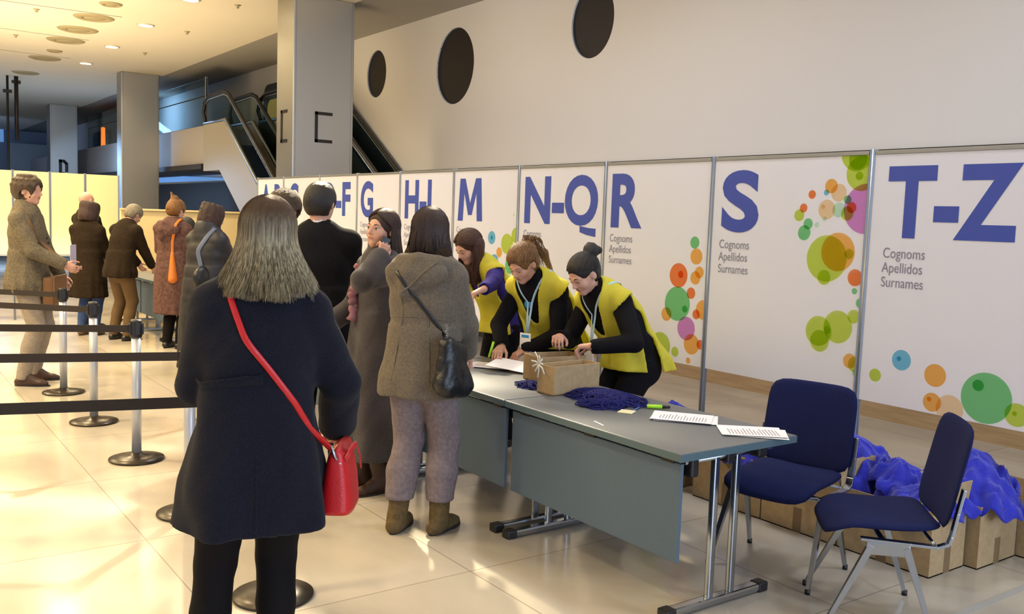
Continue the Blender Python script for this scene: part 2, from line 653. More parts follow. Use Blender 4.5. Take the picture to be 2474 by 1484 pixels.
for i, (px, py, r) in enumerate(((227, 42, .32), (188, 71, .34), (159, 97, .34), (108, 140, .32), (268, 9, .17), (132, 122, .15), (62, 175, .3))):
    p = on_z(px, py, CEIL)
    t = thing('ceiling_vent', 'round grey air outlet in the ceiling, ' + lab[i], 'vent', (p.x, p.y, CEIL), 0, 'ceiling air outlets')
    MB().lathe([(0, -.03), (r * .45, -.03), (r * .5, -.02)], 28).build('core', M['vent'], t)
    MB().lathe([(r * .55, -.012), (r * .6, -.03), (r * .72, -.02), (r * .78, -.032), (r * .93, -.018), (r, -.001)], 28).build('ring', M['vent'], t)
for i, (px, py) in enumerate(((574, 12), (452, 76), (350, 127), (88, 22), (38, 84))):
    p = on_z(px, py, CEIL)
    o = MB().lathe([(0, -.05), (.02, -.05), (.025, -.01), (.05, -.006), (.05, 0)], 16).build('sprinkler_head', M['vent'])
    o.location = (p.x, p.y, CEIL)
    tag(o, 'tiny sprinkler head in the ceiling ' + ['beside the big pillar', 'right of the nearest lit lamp', 'right of the middle lit lamp', 'near the top left corner', 'near the left edge'][i], 'sprinkler', 'ceiling sprinklers')

# ------------------------------------------------------------------ the white registration panels
PX, PT, PB = 4.9, 2.16, .70
posts = [2.10, 3.226, 4.452, 5.573, 6.74, 7.838, 8.936, 9.98, 11.049, 12.244, 13.238]
LET = ['T-Z', 'S', 'R', 'N-Q', 'M', 'H-L', 'G', 'D-F', 'C', 'A-B']
LETBOX = {  # image x of left and right edge
    'T-Z': (2147, 2471), 'S': (1748, 1838), 'R': (1481, 1556), 'M': (1108, 1171), 'H-L': (981, 1062), 'G': (874, 904),
    'D-F': (783, 849), 'C': (701, 723), 'A-B': (634, 681), 'N-Q': (1271, 1448)}
DOTS = {
    'R': [(275, 515, 31, 'g'), (283, 585, 41, 'o'), (298, 665, 30, 'o'), (278, 693, 34, 'o'), (193, 680, 62, 'r'), (256, 770, 29, 'r'), (186, 823, 87, 'g'), (132, 875, 35, 'o'), (282, 877, 25, 'r'), (318, 855, 50, 'o'), (231, 948, 60, 'p'), (258, 1028, 52, 'o'), (303, 1030, 25, 'r'), (100, 1035, 70, 'l'), (175, 1065, 25, 'l'), (40, 1050, 60, 'l'), (242, 1110, 16, 'o'), (205, 675, 18, 'r'), (225, 850, 18, 'g')],
    'S': [(1098, 60, 95, 'l'), (1100, 95, 52, 'l'), (1120, 165, 90, 'l'), (1107, 178, 22, 'l'), (965, 230, 37, 'o'), (868, 272, 22, 'r'), (1003, 263, 45, 'c'), (940, 262, 15, 'b'), (1047, 298, 22, 'g'), (825, 340, 23, 'r'), (803, 377, 30, 'l'), (942, 348, 50, 'c'), (1003, 350, 38, 'm'), (1067, 338, 28, 'r'), (1045, 368, 36, 'l'), (1140, 345, 128, 'p'), (848, 420, 28, 'g'), (828, 465, 38, 'g'), (893, 425, 14, 'm'), (940, 595, 118, 'l'), (998, 562, 98, 'o'), (1055, 572, 26, 'l'), (928, 690, 38, 'l'), (1085, 692, 43, 'r'), (1082, 760, 16, 'g'), (1110, 820, 24, 'g'), (900, 960, 76, 'l'), (905, 1010, 55, 'l'), (998, 940, 83, 'l'), (1078, 888, 35, 'l'), (1058, 1112, 38, 'o'), (1085, 1130, 40, 'l'), (1100, 1175, 30, 'g'), (925, 335, 12, 'c'), (932, 395, 12, 'm'), (945, 955, 20, 'l')],
    'T-Z': [(1185, 1183, 33, 'l'), (1318, 1108, 52, 'b'), (1306, 1100, 12, 'b'), (1488, 1185, 58, 'o'), (1472, 1320, 48, 'o'), (1458, 1304, 12, 'o'), (1560, 1355, 72, 'c'), (1745, 1300, 130, 'g'), (1706, 1235, 29, 'g'), (1900, 1385, 60, 'l'), (1890, 1378, 12, 'l')],
    'M': [(2098, 668, 55, 'b', 1), (2098, 668, 18, 'b', 1), (2120, 860, 55, 'b', 1), (2225, 720, 85, 'l', 1), (2300, 650, 65, 'l', 1), (2160, 790, 42, 'o', 1), (2283, 480, 12, 'm', 1), (2250, 900, 70, 'g', 1)],
}
FILM = {'g': film_mat('green_print', '#7fce86'), 'o': film_mat('orange_print', '#f5b860'), 'r': film_mat('red_orange_print', '#f2884f'), 'p': film_mat('pink_print', '#d78fd0'),
        'l': film_mat('lime_print', '#c6dc5a'), 'b': film_mat('sky_blue_print', '#7cc6e0'), 'c': film_mat('peach_print', '#f4d7a8'), 'm': film_mat('mint_print', '#c8ecd0')}
FK = list(FILM)

for i, txt in enumerate(LET):
    y0, y1 = posts[i] + .02, posts[i + 1] - .02
    t = thing('partition_panel', 'white partition panel printed with the letters ' + txt + ' in blue', 'panel', (PX, (y0 + y1) / 2, 0), 0, 'white lettered partition panels')
    yc = (y0 + y1) / 2
    MB().box((-.012, y0 - yc, PB), (.012, y1 - yc, PT), .002).build('board', M['panel'], t)
    MB().box((-.016, y0 - yc, PT - .012), (.016, y1 - yc, PT + .012), .003).build('top_rail', M['grey_metal'], t)
    yl, yr = on_x(LETBOX[txt][0], 480, PX).y, on_x(LETBOX[txt][1], 480, PX).y
    zt, zb = 2.078, 1.670
    bold = .035
    if txt in ('S', 'G', 'C', 'R'):
        text_mesh('lettering', txt, (yl - yc, yr - yc, zb - .006, zt + .004), -.0135, M['print_blue'], t, bold)
    elif txt == 'M':
        m = MB()
        mw = yr - yl
        P_ = [(.03, 0), (.10, 1), (.30, 1), (.50, .42), (.70, 1), (.90, 1), (.97, 0), (.77, 0), (.73, .66), (.57, .14), (.43, .14), (.27, .66), (.23, 0)]
        m.poly([Vector((-.0135, yl - yc + u * mw, zb + v * (zt - zb))) for u, v in P_])
        m.build('lettering', M['print_blue'], t)
    elif txt == 'N-Q':
        lt = text_mesh('lettering', 'N-O', (yl - yc, yr - yc, zb - .004, zt + .004), -.0135, M['print_blue'], t, bold)
        m = MB()
        m.poly([Vector((-.0135, q_.y - yc, q_.z)) for q_ in (on_x(1403, 546, PX), on_x(1403, 561, PX), on_x(1420, 568, PX), on_x(1441, 573, PX), on_x(1442, 553, PX), on_x(1424, 551, PX))])
        m.build('letter_tail', M['print_blue'], lt)
    else:
        text_mesh('lettering', txt, (yl - yc, yr - yc, zb, zt), -.0135, M['print_blue'], t, bold)
    lx = yl - yc + .005
    text_mesh('caption', 'Cognoms\nApellidos\nSurnames', (lx, lx - .262, 1.385, 1.612), -.0135, M['print_grey'], t, .0)
    if txt in DOTS:
        m = MB()
        for k, dd in enumerate(DOTS[txt]):
            zx, zy, rr, cc = dd[:4]
            if len(dd) == 5:
                ix, iy, ir = 580 + zx * .29103, 380 + zy * .29103, rr * .29103
            else:
                ix, iy, ir = 1550 + zx * .4785, 340 + zy * .4785, rr * .4785
            p = on_x(ix, iy, PX)
            q = on_x(ix, iy - ir, PX)
            r = abs(q.z - p.z)
            pts = []
            for j in range(40):
                an = 2 * math.pi * j / 40
                yy = min(max(p.y + r * math.cos(an), y0), y1)
                zz = min(max(p.z + r * math.sin(an), PB), PT - .012)
                v = Vector((-.0128 - .00012 * k, yy - yc, zz))
                if not pts or (v - pts[-1]).length > 1e-4:
                    pts.append(v)
            if len(pts) > 3:
                m.mi = FK.index(cc)
                try:
                    m.poly(pts)
                except ValueError:
                    pass
        m.build('printed_dots', [FILM[k] for k in FK], t, recalc=False)
where = ['beyond the right edge', 'between the S and T-Z panels', 'between the R and S panels', 'between the N-Q and R panels', 'between the M and N-Q panels', 'between the H-L and M panels', 'between the G and H-L panels', 'between the D-F and G panels', 'between the C and D-F panels', 'between the A-B and C panels', 'at the far end beside the A-B panel']
post0 = None
for i, y in enumerate(posts):
    if i == 0:
        pass
    if post0 is None:
        t = thing('panel_post', '', 'post', (PX, y, 0), 0, 'aluminium posts of the lettered panels')
        m = MB()
        m.lathe([(0, 0), (.018, 0), (.018, PT + .02), (0, PT + .02)], 8)
        for k in range(4):
            an = math.pi / 4 + k * math.pi / 2
            m.box((-.006, .014, .0), (.006, .022, PT + .02), 0, Matrix.Rotation(an, 4, 'Z'))
        m.build('profile', M['grey_metal'], t)
        MB().lathe([(0, 0), (.05, 0), (.05, .006), (.02, .012), (0, .012)], 16).build('foot_plate', M['grey_metal'], t)
        post0 = t
        o = t
    else:
        o = copy_tree(post0)
        o.location = (PX, y, 0)
    o['label'] = 'thin aluminium post ' + where[i]

# warm lit cream panels closing the hall on the left
WY = 15.0
M['cream'] = mat('cream_panel', '#e2cd9c', .5)
wx = [.05, .98, 1.45, 1.934, 2.416, 2.891, 3.367]
wx = [-.9, -.43, .03, .50, .98, 1.455, 1.934, 2.416, 2.891, 3.367]
lab = ['far beyond the left edge', 'well beyond the left edge', 'just beyond the left edge', 'outside the left edge', 'first beyond the left edge', 'partly behind the grey-coated man', 'behind the curly head of the grey-coated man', 'between the grey-coated man and the bald man', 'beside the steel pillar']
for i in range(4, 9):
    x0, x1 = wx[i] + .012, wx[i + 1] - .012
    t = thing('cream_panel', 'warm lit cream partition panel ' + lab[i], 'panel', ((x0 + x1) / 2, WY, 0), 0, 'warm lit cream panels')
    h = (x1 - x0) / 2
    MB().box((-h, -.012, .95), (h, .012, 2.15), .002).build('board', M['cream'], t)
    m = MB()
    for s in (-1, 1):
        m.box((s * (h + .006) - .012, -.016, 0), (s * (h + .006) + .012, .016, 2.16), .003)
    m.build('edge_profile', M['grey_metal'], t)
    MB().box((-h, -.014, .93), (h, .014, .955), .002).build('lower_rail', M['grey_metal'], t)
# counter front beyond the left queue
a, b = on_y(292, 503, 15.4), on_y(612, 516, 15.4)
t = thing('counter', 'long cream counter front behind the left queue', 'counter', ((a.x + b.x) / 2, 15.4, 0))
h = (b.x - a.x) / 2
MB().box((-h, 0, .0), (h, .5, a.z - .03), .01).build('body', M['cream'], t)
MB().box((-h - .02, -.03, a.z - .03), (h + .02, .53, a.z), .006).build('counter_top', M['cream'], t)

# ------------------------------------------------------------------ mezzanine and escalators
M['fascia'] = mat('taupe_fascia', '#9d958f', .6)
M['truss'] = mat('escalator_cladding', '#a39a86', .35, .35)
m = MB()
m.box((6.35, 20.2, 2.66), (7.5, 45, 3.50))
struct('wall_mezzanine', m, M['fascia'], 'taupe edge of the upper floor')
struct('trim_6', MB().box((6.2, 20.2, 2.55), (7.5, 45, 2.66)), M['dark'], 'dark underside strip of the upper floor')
g = thing('glass_balustrade', 'greenish glass balustrade on the edge of the upper floor', 'balustrade', (6.35, 20.3, 3.5))
MB().box((-.01, 0, 0), (.01, 12, 1.0)).build('pane', M['glass'], g)
MB().tube([(0, 0, .62), (0, 12, .62)], .012, 8).build('hand_wire', M['black_metal'], g)
MB().box((-.02, 0, -.01), (.02, .06, 1.02)).build('end_post', M['grey_metal'], g)
# blue daylit strip and dark void below the upper floor
a, b = on_x(386, 410, 7.4), on_x(386, 438, 7.4)
m = MB()
yy0, yy1 = on_x(560, 430, 7.4).y, on_x(386, 420, 7.4).y
m.poly([Vector((7.4, yy1 + 6, a.z + .02)), Vector((7.4, yy0, on_x(556, 431, 7.4).z)), Vector((7.4, yy0, on_x(556, 435, 7.4).z)), Vector((7.4, yy1 + 6, b.z - .02))], (.1, 0, 0))
struct('window_5', m, M['blueglow'], 'narrow bluish daylit strip below the upper floor')
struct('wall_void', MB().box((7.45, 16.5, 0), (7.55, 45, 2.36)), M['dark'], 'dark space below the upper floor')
M['portal_in'] = mat('portal_interior', '#8a7a48', .6, emit=('#d8b25a', .25))


def portal(name, x, y0, y1, z0, z1, r, m_, label):
    pts = []
    for cy, cz, a0 in ((y1 - r, z1 - r, 0), (y0 + r, z1 - r, 90)):
        for k in range(7):
            an = R(a0 + 15 * k)
            pts.append(Vector((x, cy + r * math.cos(an), cz + r * math.sin(an))))
    pts += [Vector((x, y0, z0)), Vector((x, y1, z0))]
    o = MB().poly(pts, (.06, 0, 0)).build(name, m_)
    tag(o, label, None, kind='structure')


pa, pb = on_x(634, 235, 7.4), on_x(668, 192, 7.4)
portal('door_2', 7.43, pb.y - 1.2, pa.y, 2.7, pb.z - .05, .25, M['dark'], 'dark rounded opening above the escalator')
pa, pb = on_x(646, 300, 7.38), on_x(668, 238, 7.38)
portal('window_6', 7.38, pb.y - 1.1, pa.y, pa.z, pb.z, .2, M['portal_in'], 'amber lit rounded window beside the pillar')
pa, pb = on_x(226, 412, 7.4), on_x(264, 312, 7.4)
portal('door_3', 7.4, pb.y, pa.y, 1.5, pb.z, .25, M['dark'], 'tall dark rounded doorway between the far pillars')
M['amber'] = mat('amber_lamp', '#ffb040', .4, emit=('#ff7a20', 1.6))
pa = on_x(250, 350, 6.6)
o = MB().lathe([(0, 0), (.07, 0), (.06, .62), (0, .64)], 16).build('amber_lamp', M['amber'])
o.location = (6.6, pa.y, 3.5)
tag(o, 'small amber light column on the dim upper floor between the far pillars', 'lamp')


def escalator(x0, x1, ytop, ztop, ybot, label, flat, group='escalators'):
    """rises towards +Y; ztop is the upper floor level"""
    t = thing('escalator', label, 'escalator', (0, 0, 0), 0, group)
    # outline of the side cladding in (y, z)
    sl = ztop / (ytop - ybot)
    hh = .55
    for k, x in enumerate((x0, x1)):
        m = MB()
        o = [(ybot - 1.0, 0), (ybot - 1.0, .35), (ybot, .45), (ytop, ztop + .42), (ytop + flat, ztop + .42), (ytop + flat, ztop - hh), (ytop + .3, ztop - hh), (ybot + .9, 0)]
        m.poly([Vector((x - .03, y, z)) for y, z in o], (.06, 0, 0))
        m.build('side_cladding', M['truss'], t)
        m = MB()
        o = [(ybot - .9, .4), (ybot, .5), (ytop, ztop + .46), (ytop + flat - .1, ztop + .46), (ytop + flat + .15, ztop + .7), (ytop + flat - .2, ztop + .95), (ytop + .0, ztop + .98), (ybot, 1.0), (ybot - .9, .95)]
        m.poly([Vector((x - .006, y, z)) for y, z in o], (.012, 0, 0))
        m.build('glass_side', M['glass'], t)
        rail = [Vector((x, ybot - 1.1, .7)), Vector((x, ybot - .9, .98)), Vector((x, ybot - .1, 1.02)), Vector((x, ytop - .15, ztop + .95)), Vector((x, ytop + .1, ztop + 1.02)), Vector((x, ytop + flat - .3, ztop + 1.0)), Vector((x, ytop + flat, ztop + .9)), Vector((x, ytop + flat + .1, ztop + .68)), Vector((x, ytop + flat - .05, ztop + .5))]
        m = MB()
        m.tube(rail, .04, 10)
        m.build('handrail', M['black'], t)
        m = MB()
        m.tube([p + Vector((0, 0, -.055)) for p in rail[1:7]], .022, 8)
        m.build('rail_trim', M['chrome'], t)
        m = MB()
        m.tube([Vector((x, ybot - .9, .42)), Vector((x, ybot, .47)), Vector((x, ytop, ztop + .45)), Vector((x, ytop + flat, ztop + .45))], .045, 8)
        m.build('skirt_rail', M['chrome'], t)
    m = MB()
    n = int(ztop / .2)
    for i in range(n):
        y = ybot + (ytop - ybot) * i / n
        m.box((x0 + .04, y, max(0, i * .2 - .1)), (x1 - .04, y + (ytop - ybot) / n + .02, (i + 1) * .2))
    m.build('steps', M['black_metal'], t)
    MB().poly([Vector((x0 + .04, ybot + .9, 0.0)), Vector((x0 + .04, ytop + .3, ztop - hh)), Vector((x0 + .04, ytop + flat, ztop - hh)), Vector((x0 + .04, ytop + flat, ztop - .1)), Vector((x0 + .04, ytop, ztop - .25)), Vector((x0 + .04, ybot, .0))], (x1 - x0 - .08, 0, 0)).build('underside', M['truss'], t)
    return t


escalator(6.25, 6.82, 18.75, 3.05, 14.4, 'steel escalator rising to the upper floor left of the big pillar', 1.35)
escalator(6.94, 7.40, 16.2, 3.05, 11.5, 'second escalator whose balustrade shows to the right of the big pillar', 2.5)
# hanging rods at the far left
for i, (x, y0, y1) in enumerate(((18, 222, 410), (39, 200, 340))):
    a, b = on_y(x, y0, 26), on_y(x, y1, 26)
    t = thing('hanging_sign_rod', 'thin dark hanging rod at the far left, ' + ['longer one by the picture edge', 'shorter one right of the longer rod'][i], 'rod', (a.x, 26, b.z), 0, 'hanging rods')
    MB().tube([(0, 0, 0), (0, 0, CEIL - b.z)], .03 if i == 0 else .05, 8).build('rod', M['black_metal'], t)
    MB().box((-.10, -.03, a.z - b.z - .02), (.10, .03, a.z - b.z + .06), .01).build('crossbar', M['black_metal'], t)

a, b = on_z(2330, 1480, 0), on_z(2474, 1420, 0)
struct('trim_9', MB().box((a.x - 3.0, a.y - .02, -.01), (b.x + 1.5, a.y + .02, .0015)), M['soffit'], 'grey metal strip set into the floor at the right')
# ------------------------------------------------------------------ tables
def make_table(x0, x1, y0, y1, label, group):
    cx, cy = (x0 + x1) / 2, (y0 + y1) / 2
    t = thing('folding_table', label, 'table', (cx, cy, 0), 0, group)
    W2, L2 = (x1 - x0) / 2, (y1 - y0) / 2
    top = MB().box((-W2, -L2, .712), (W2, L2, .74), .004).build('tabletop', M['table'], t)
    m = MB()
    m.box((-W2 - .002, -L2 - .002, .705), (-W2 + .004, L2 + .002, .737), .001)
    m.box((W2 - .004, -L2 - .002, .705), (W2 + .002, L2 + .002, .737), .001)
    m.box((-W2 + .004, -L2 - .002, .705), (W2 - .004, -L2 + .004, .737), .001)
    m.box((-W2 + .004, L2 - .004, .705), (W2 - .004, L2 + .002, .737), .001)
    m.build('edge_band', M['table_edge'], t)
    MB().box((-W2 + .045, -L2 + .04, .245), (-W2 + .063, L2 - .01, .682), .003).build('modesty_panel', M['skirt'], t)
    m = MB()
    for yy in (-L2 + .12, 0, L2 - .12):
        m.box((-W2 + .04, yy - .04, .676), (-W2 + .075, yy + .04, .712), .004)
    m.build('panel_hinges', M['black_metal'], t)
    for s in (-1, 1):
        yy = s * (L2 - .055)
        fr = MB()
        fr.tube([(-W2 + .08, yy, .685), (W2 - .12, yy, .685)], .014, 10)
        fro = fr.build('cross_tube', M['chrome'], t)
        for lx in (-.105, .035):
            MB().box((lx - .0175, yy - .014, .035), (lx + .0175, yy + .014, .69), .008).build('leg', M['chrome'], t)
        f = MB()
        f.box((-W2 + .0, yy - .026, .006), (W2 - .12, yy + .026, .042), .01)
        ft = f.build('foot', M['chrome'], t)
        MB().box((-W2 - .012, yy - .03, 0), (-W2 + .05, yy + .03, .046), .008).build('foot_cap', M['black'], ft)
        MB().box((W2 - .17, yy - .03, 0), (W2 - .108, yy + .03, .046), .008).build('foot_cap', M['black'], ft)
        MB().box((-W2 + .09, yy - .035, .62), (-W2 + .135, yy + .03, .712), .01).build('clamp', M['black'], t)
        MB().box((-.1 + .045, yy - .025, .655), (-.1 + .10, yy + .025, .712), .008).build('clamp', M['black'], t)
        MB().box((.15, yy - .03, .655), (.21, yy + .03, .712), .008).build('clamp', M['black'], t)
    return t


tabs = [(2.66, 3.945, 'grey folding table nearest the camera with blue mesh and loose papers on it'), (3.955, 5.24, 'second grey folding table, behind the woman in the parka'),
        (5.25, 6.53, 'third grey folding table, beyond the woman on the phone'), (6.54, 7.82, 'fourth grey folding table, hidden behind the queue'), ]
for y0, y1, l in tabs:
    make_table(2.82, 3.585, y0, y1, l, 'grey registration tables')
for y0, y1, l in ((12.0, 13.2, 'grey folding table in front of the old man in the dark jacket'), (13.22, 14.4, 'farthest grey folding table by the bald man')):
    make_table(3.2, 3.95, y0, y1, l, 'grey registration tables')


# ------------------------------------------------------------------ chairs, facing local +Y
def cushion(wd, dp, th, crown, nu=18, nv=18, fn=None):
    """rounded cushion in the XY plane; fn bends it"""
    m = MB()

    def pt(u, v, s):
        a = 2 * math.pi * u
        e = 6.5
        ca, sa = math.cos(a), math.sin(a)
        k = (abs(ca) ** e + abs(sa) ** e) ** (-1 / e)
        rr = v
        x, y = ca * k * wd * rr, sa * k * dp * rr
        z = th * (1 - rr ** 6) ** .5 * s
        p = Vector((x, y, z))
        return fn(p) if fn else p
    m.grid(lambda u, v: pt(u, v ** .6, 1), 48, 12, True)
    m.grid(lambda u, v: pt(u, v ** .6, -.6), 48, 12, True)
    bmesh.ops.remove_doubles(m.bm, verts=m.bm.verts, dist=.0004)
    return m


def make_chair(label, group):
    t = thing('stacking_chair', label, 'chair', (0, 0, 0), 0, group)

    def seatbend(p):
        y = p.y
        z = .452 + .018 * (y / .22) ** 2 * (1 if y < 0 else .2) - (.055 * max(0, (y - .10) / .13) ** 2 if y > .10 else 0) + .012 * (p.x / .23) ** 2
        return Vector((p.x, y, z + p.z))
    cushion(.235, .235, .026, 0, fn=seatbend).build('seat', M['chair_fab'], t)

    def backbend(p):
        # p.x across, p.y along the height
        h = p.y + .23
        y = -.228 - .085 * (h / .46) - p.z - .022 * (1 - (p.x / .24) ** 2)
        return Vector((p.x * (1 - .06 * h), y, .475 + h * .93))
    cushion(.245, .235, .018, 0, fn=backbend).build('backrest', M['chair_fab'], t)
    for s in (-1, 1):
        m = MB()
        x = s * .243
        pts = [(x, .10, .418), (x, -.10, .412), (x, -.205, .408), (x, -.245, .425), (x, -.255, .46), (x, -.272, .56), (x, -.290, .66)]
        for a, b in zip(pts[:-1], pts[1:]):
            m.bar(a, b, .012, .034, (1, 0, 0), .002)
        m.build('side_rail', M['chrome'], t)
        m = MB()
        m.box((s * .235 - .015, -.10, .352), (s * .235 + .015, .075, .41), .006)
        m.build('leg_bracket', M['chrome'], t)
        for (ya, yb) in ((.055, .235), (-.085, -.215)):
            m = MB()
            a = Vector((s * .238, ya, .39))
            b = Vector((s * .262, yb, .012))
            d = b - a
            m.tube([a, a + d * .33, a + d * .66, b], [.0205, .0175, .0145, .0115], 4, ups=[(1, 0, 0)] * 4)
            for f_ in m.bm.faces:
                f_.smooth = False
            lg = m.build('leg', M['chrome'], t)
            MB().tube([b + Vector((0, 0, -.012)), b + Vector((0, 0, .012))], .013, 10).build('foot_cap', M['black'], lg)
    m = MB()
    m.tube([(-.235, -.01, .385), (.235, -.01, .385)], .013, 10)
    m.tube([(-.225, -.195, .415), (.225, -.195, .415)], .008, 8)
    m.build('cross_tube', M['chrome'], t)
    return t


chA = make_chair('navy upholstered chair standing behind the corner of the grey table', 'navy stacking chairs')
chA.location = (3.775, 2.868, 0)
chA.rotation_euler = (0, 0, R(103))
chB = copy_tree(chA)
chB['label'] = 'navy upholstered chair at the right, seen from its side'
chB.location = (3.665, 2.285, 0)
chB.rotation_euler = (0, 0, R(44))


# ------------------------------------------------------------------ cardboard boxes
def open_box(name, label, lo, hi, group, tape=True, flaps=True, rz=0, cat='box', fl=(50, -60, 70, -20), m_=None):
    """lo, hi in world; thin walled box open at the top"""
    lo, hi = Vector(lo), Vector(hi)
    c = (lo + hi) / 2
    t = thing(name, label, cat, (c.x, c.y, lo.z), rz, group)
    hx, hy, h = (hi.x - lo.x) / 2, (hi.y - lo.y) / 2, hi.z - lo.z
    m = MB()
    th = .006
    m.box((-hx, -hy, 0), (hx, hy, th))
    m.box((-hx, -hy, 0), (-hx + th, hy, h))
    m.box((hx - th, -hy, 0), (hx, hy, h))
    m.box((-hx + th, -hy, 0), (hx - th, -hy + th, h))
    m.box((-hx + th, hy - th, 0), (hx - th, hy, h))
    m.build('body', m_ or M['card'], t)
    if flaps:
        fw = min(hx, hy) * .8
        for k, (a, b, out) in enumerate((((-hx, -hy), (-hx, hy), (-1, 0)), ((hx, hy), (hx, -hy), (1, 0)), ((hx, -hy), (-hx, -hy), (0, -1)), ((-hx, hy), (hx, hy), (0, 1)))):
            if fl[k] is None:
                continue
            an = R(fl[k])
            d = Vector((out[0] * math.cos(an), out[1] * math.cos(an), math.sin(an))) * fw
            A, B = Vector((a[0], a[1], h)), Vector((b[0], b[1], h))
            e = (B - A) * .03
            nrm = (B - A).cross(d).normalized() * .004
            MB().poly([A + e * .2, B - e * .2, B - e + d, A + e + d], nrm).build('flap', m_ or M['card'], t)
    if tape:
        MB().box((-hx - .001, -.028, .0), (-hx + .001, .028, h * .42)).build('tape', M['tape'], t)
        MB().box((-.028, -hy - .001, .0), (.028, -hy + .001, h * .42)).build('tape', M['tape'], t)
    return t


rowy = [2.36, 2.895, 3.41, 3.95]
lab = ['cardboard box in the row under the T-Z panel, behind the side-on chair', 'cardboard box in the floor row, behind the two chairs', 'cardboard box in the floor row, behind the grey table end']
for i in range(3):
    open_box('cardboard_box', lab[i], (4.3, rowy[i] + .005, 0), (4.62, rowy[i + 1] - .005, .335), 'cardboard boxes on the floor',
             fl=(None, 35, 80, 80) if i != 1 else (60, 20, 85, 80))
open_box('cardboard_box', 'end cardboard box facing the camera under the pile of blue cloth', (4.635, 2.30, 0), (5.02, 2.84, .325), 'cardboard boxes on the floor', fl=(None, None, None, None))
open_box('cardboard_box', 'cardboard box cut off by the right edge of the picture', (5.03, 2.20, 0), (5.45, 2.74, .32), 'cardboard boxes on the floor', fl=(None, None, None, None))
open_box('cardboard_box', 'cardboard box on the floor far back under the table', (4.25, 4.1, 0), (4.6, 4.6, .34), 'cardboard boxes on the floor')
open_box('cardboard_box', 'cardboard box on the floor behind the women in yellow vests', (4.4, 5.4, 0), (4.8, 5.9, .34), 'cardboard boxes on the floor')


def cloth(name, label, cx, cy, z, rx, ry, hgt, seed, m_, peak=(0, 0), drop=.1, cat='cloth', group=None, rot=0, flat=1.0):
    rnd = random.Random(seed)
    ph = [rnd.uniform(0, 6.28) for _ in range(12)]

    def f(u, v):
        a = 2 * math.pi * u
        ca, sa = math.cos(a), math.sin(a)
        rr = v * (1 + .16 * math.sin(3 * a + ph[0]) + .10 * math.sin(5 * a + ph[1]) + .06 * math.sin(9 * a + ph[2]))
        x, y = ca * rx * rr, sa * ry * rr
        dx, dy = x / rx - peak[0], y / ry - peak[1]
        base = hgt * math.exp(-1.7 * (dx * dx + dy * dy))
        wr = (.05 * hgt + .007) * (1.6 - 3 * abs(math.sin(3.5 * a + ph[3] + 4 * v)) ** .6 + 1.4 - 2.6 * abs(math.sin(19 * x + 11 * y + ph[5] + 2 * math.sin(23 * y))) ** .5 + .8 * math.sin(-37 * x + 53 * y + ph[6]) + .6 * math.sin(61 * x + 29 * y))
        edge = max(0, v - .72) / .28
        zz = base + wr * (v * 1.2) - drop * edge ** 1.5
        return Vector((x, y, zz))
    m = MB()
    m.grid(f, 110, 44, True)
    bmesh.ops.remove_doubles(m.bm, verts=m.bm.verts, dist=.0005)
    o = m.build(name, m_)
    md = o.modifiers.new('thick', 'SOLIDIFY')
    md.thickness = .006
    md.offset = 1
    o.location = (cx, cy, z)
    o.rotation_euler = (0, 0, rot)
    tag(o, label, cat, group)
    return o


G = 'royal blue bags in the cardboard boxes'
cloth('blue_bag', 'royal blue fabric bag heaped highest on the end box', 4.86, 2.48, .36, .31, .25, .20, 3, M['blue_cloth'], (.0, .1), .07, 'bag', G)
cloth('blue_bag', 'royal blue fabric hanging over the box behind the side-on chair', 4.50, 2.52, .345, .27, .23, .05, 5, M['blue_cloth'], (.2, 0), .06, 'bag', G)
cloth('blue_bag', 'royal blue fabric bag on the box behind the two chairs, left of the side-on backrest', 4.60, 3.02, .38, .24, .26, .17, 9, M['blue_cloth'], (.1, .2), .10, 'bag', G)
cloth('blue_bag', 'lighter blue bag lying between the chair backs', 4.58, 2.74, .36, .17, .16, .12, 12, M['blue_cloth'], (0, 0), .03, 'bag', G)
cloth('blue_bag', 'strip of blue fabric between backrest and seat of the chair by the table', 4.46, 3.14, .31, .17, .2, .09, 14, M['blue_cloth'], (0, 0), .05, 'bag', G)
cloth('blue_bag', 'blue fabric showing behind the paper sheets on the table', 4.45, 3.66, .35, .17, .30, .10, 17, M['blue_cloth'], (0, -.2), .05, 'bag', G)
cloth('blue_bag', 'blue fabric point just behind the table beside the black clad hip', 4.42, 4.22, .38, .16, .26, .15, 21, M['blue_cloth'], (0, .2), .05, 'bag', G)

# ------------------------------------------------------------------ things on the near table
TZ = .741
open_box('small_box', 'low open cardboard box nearest the camera on the table', (3.12, 3.93, TZ), (3.47, 4.07, TZ + .16), 'open boxes on the table', tape=False, flaps=False, rz=R(4), m_=M['card'])
open_box('small_box', 'open cardboard box behind the nearest box on the table', (3.30, 4.24, TZ), (3.62, 4.44, TZ + .155), 'open boxes on the table', tape=False, flaps=False, rz=R(-8), m_=M['card'])


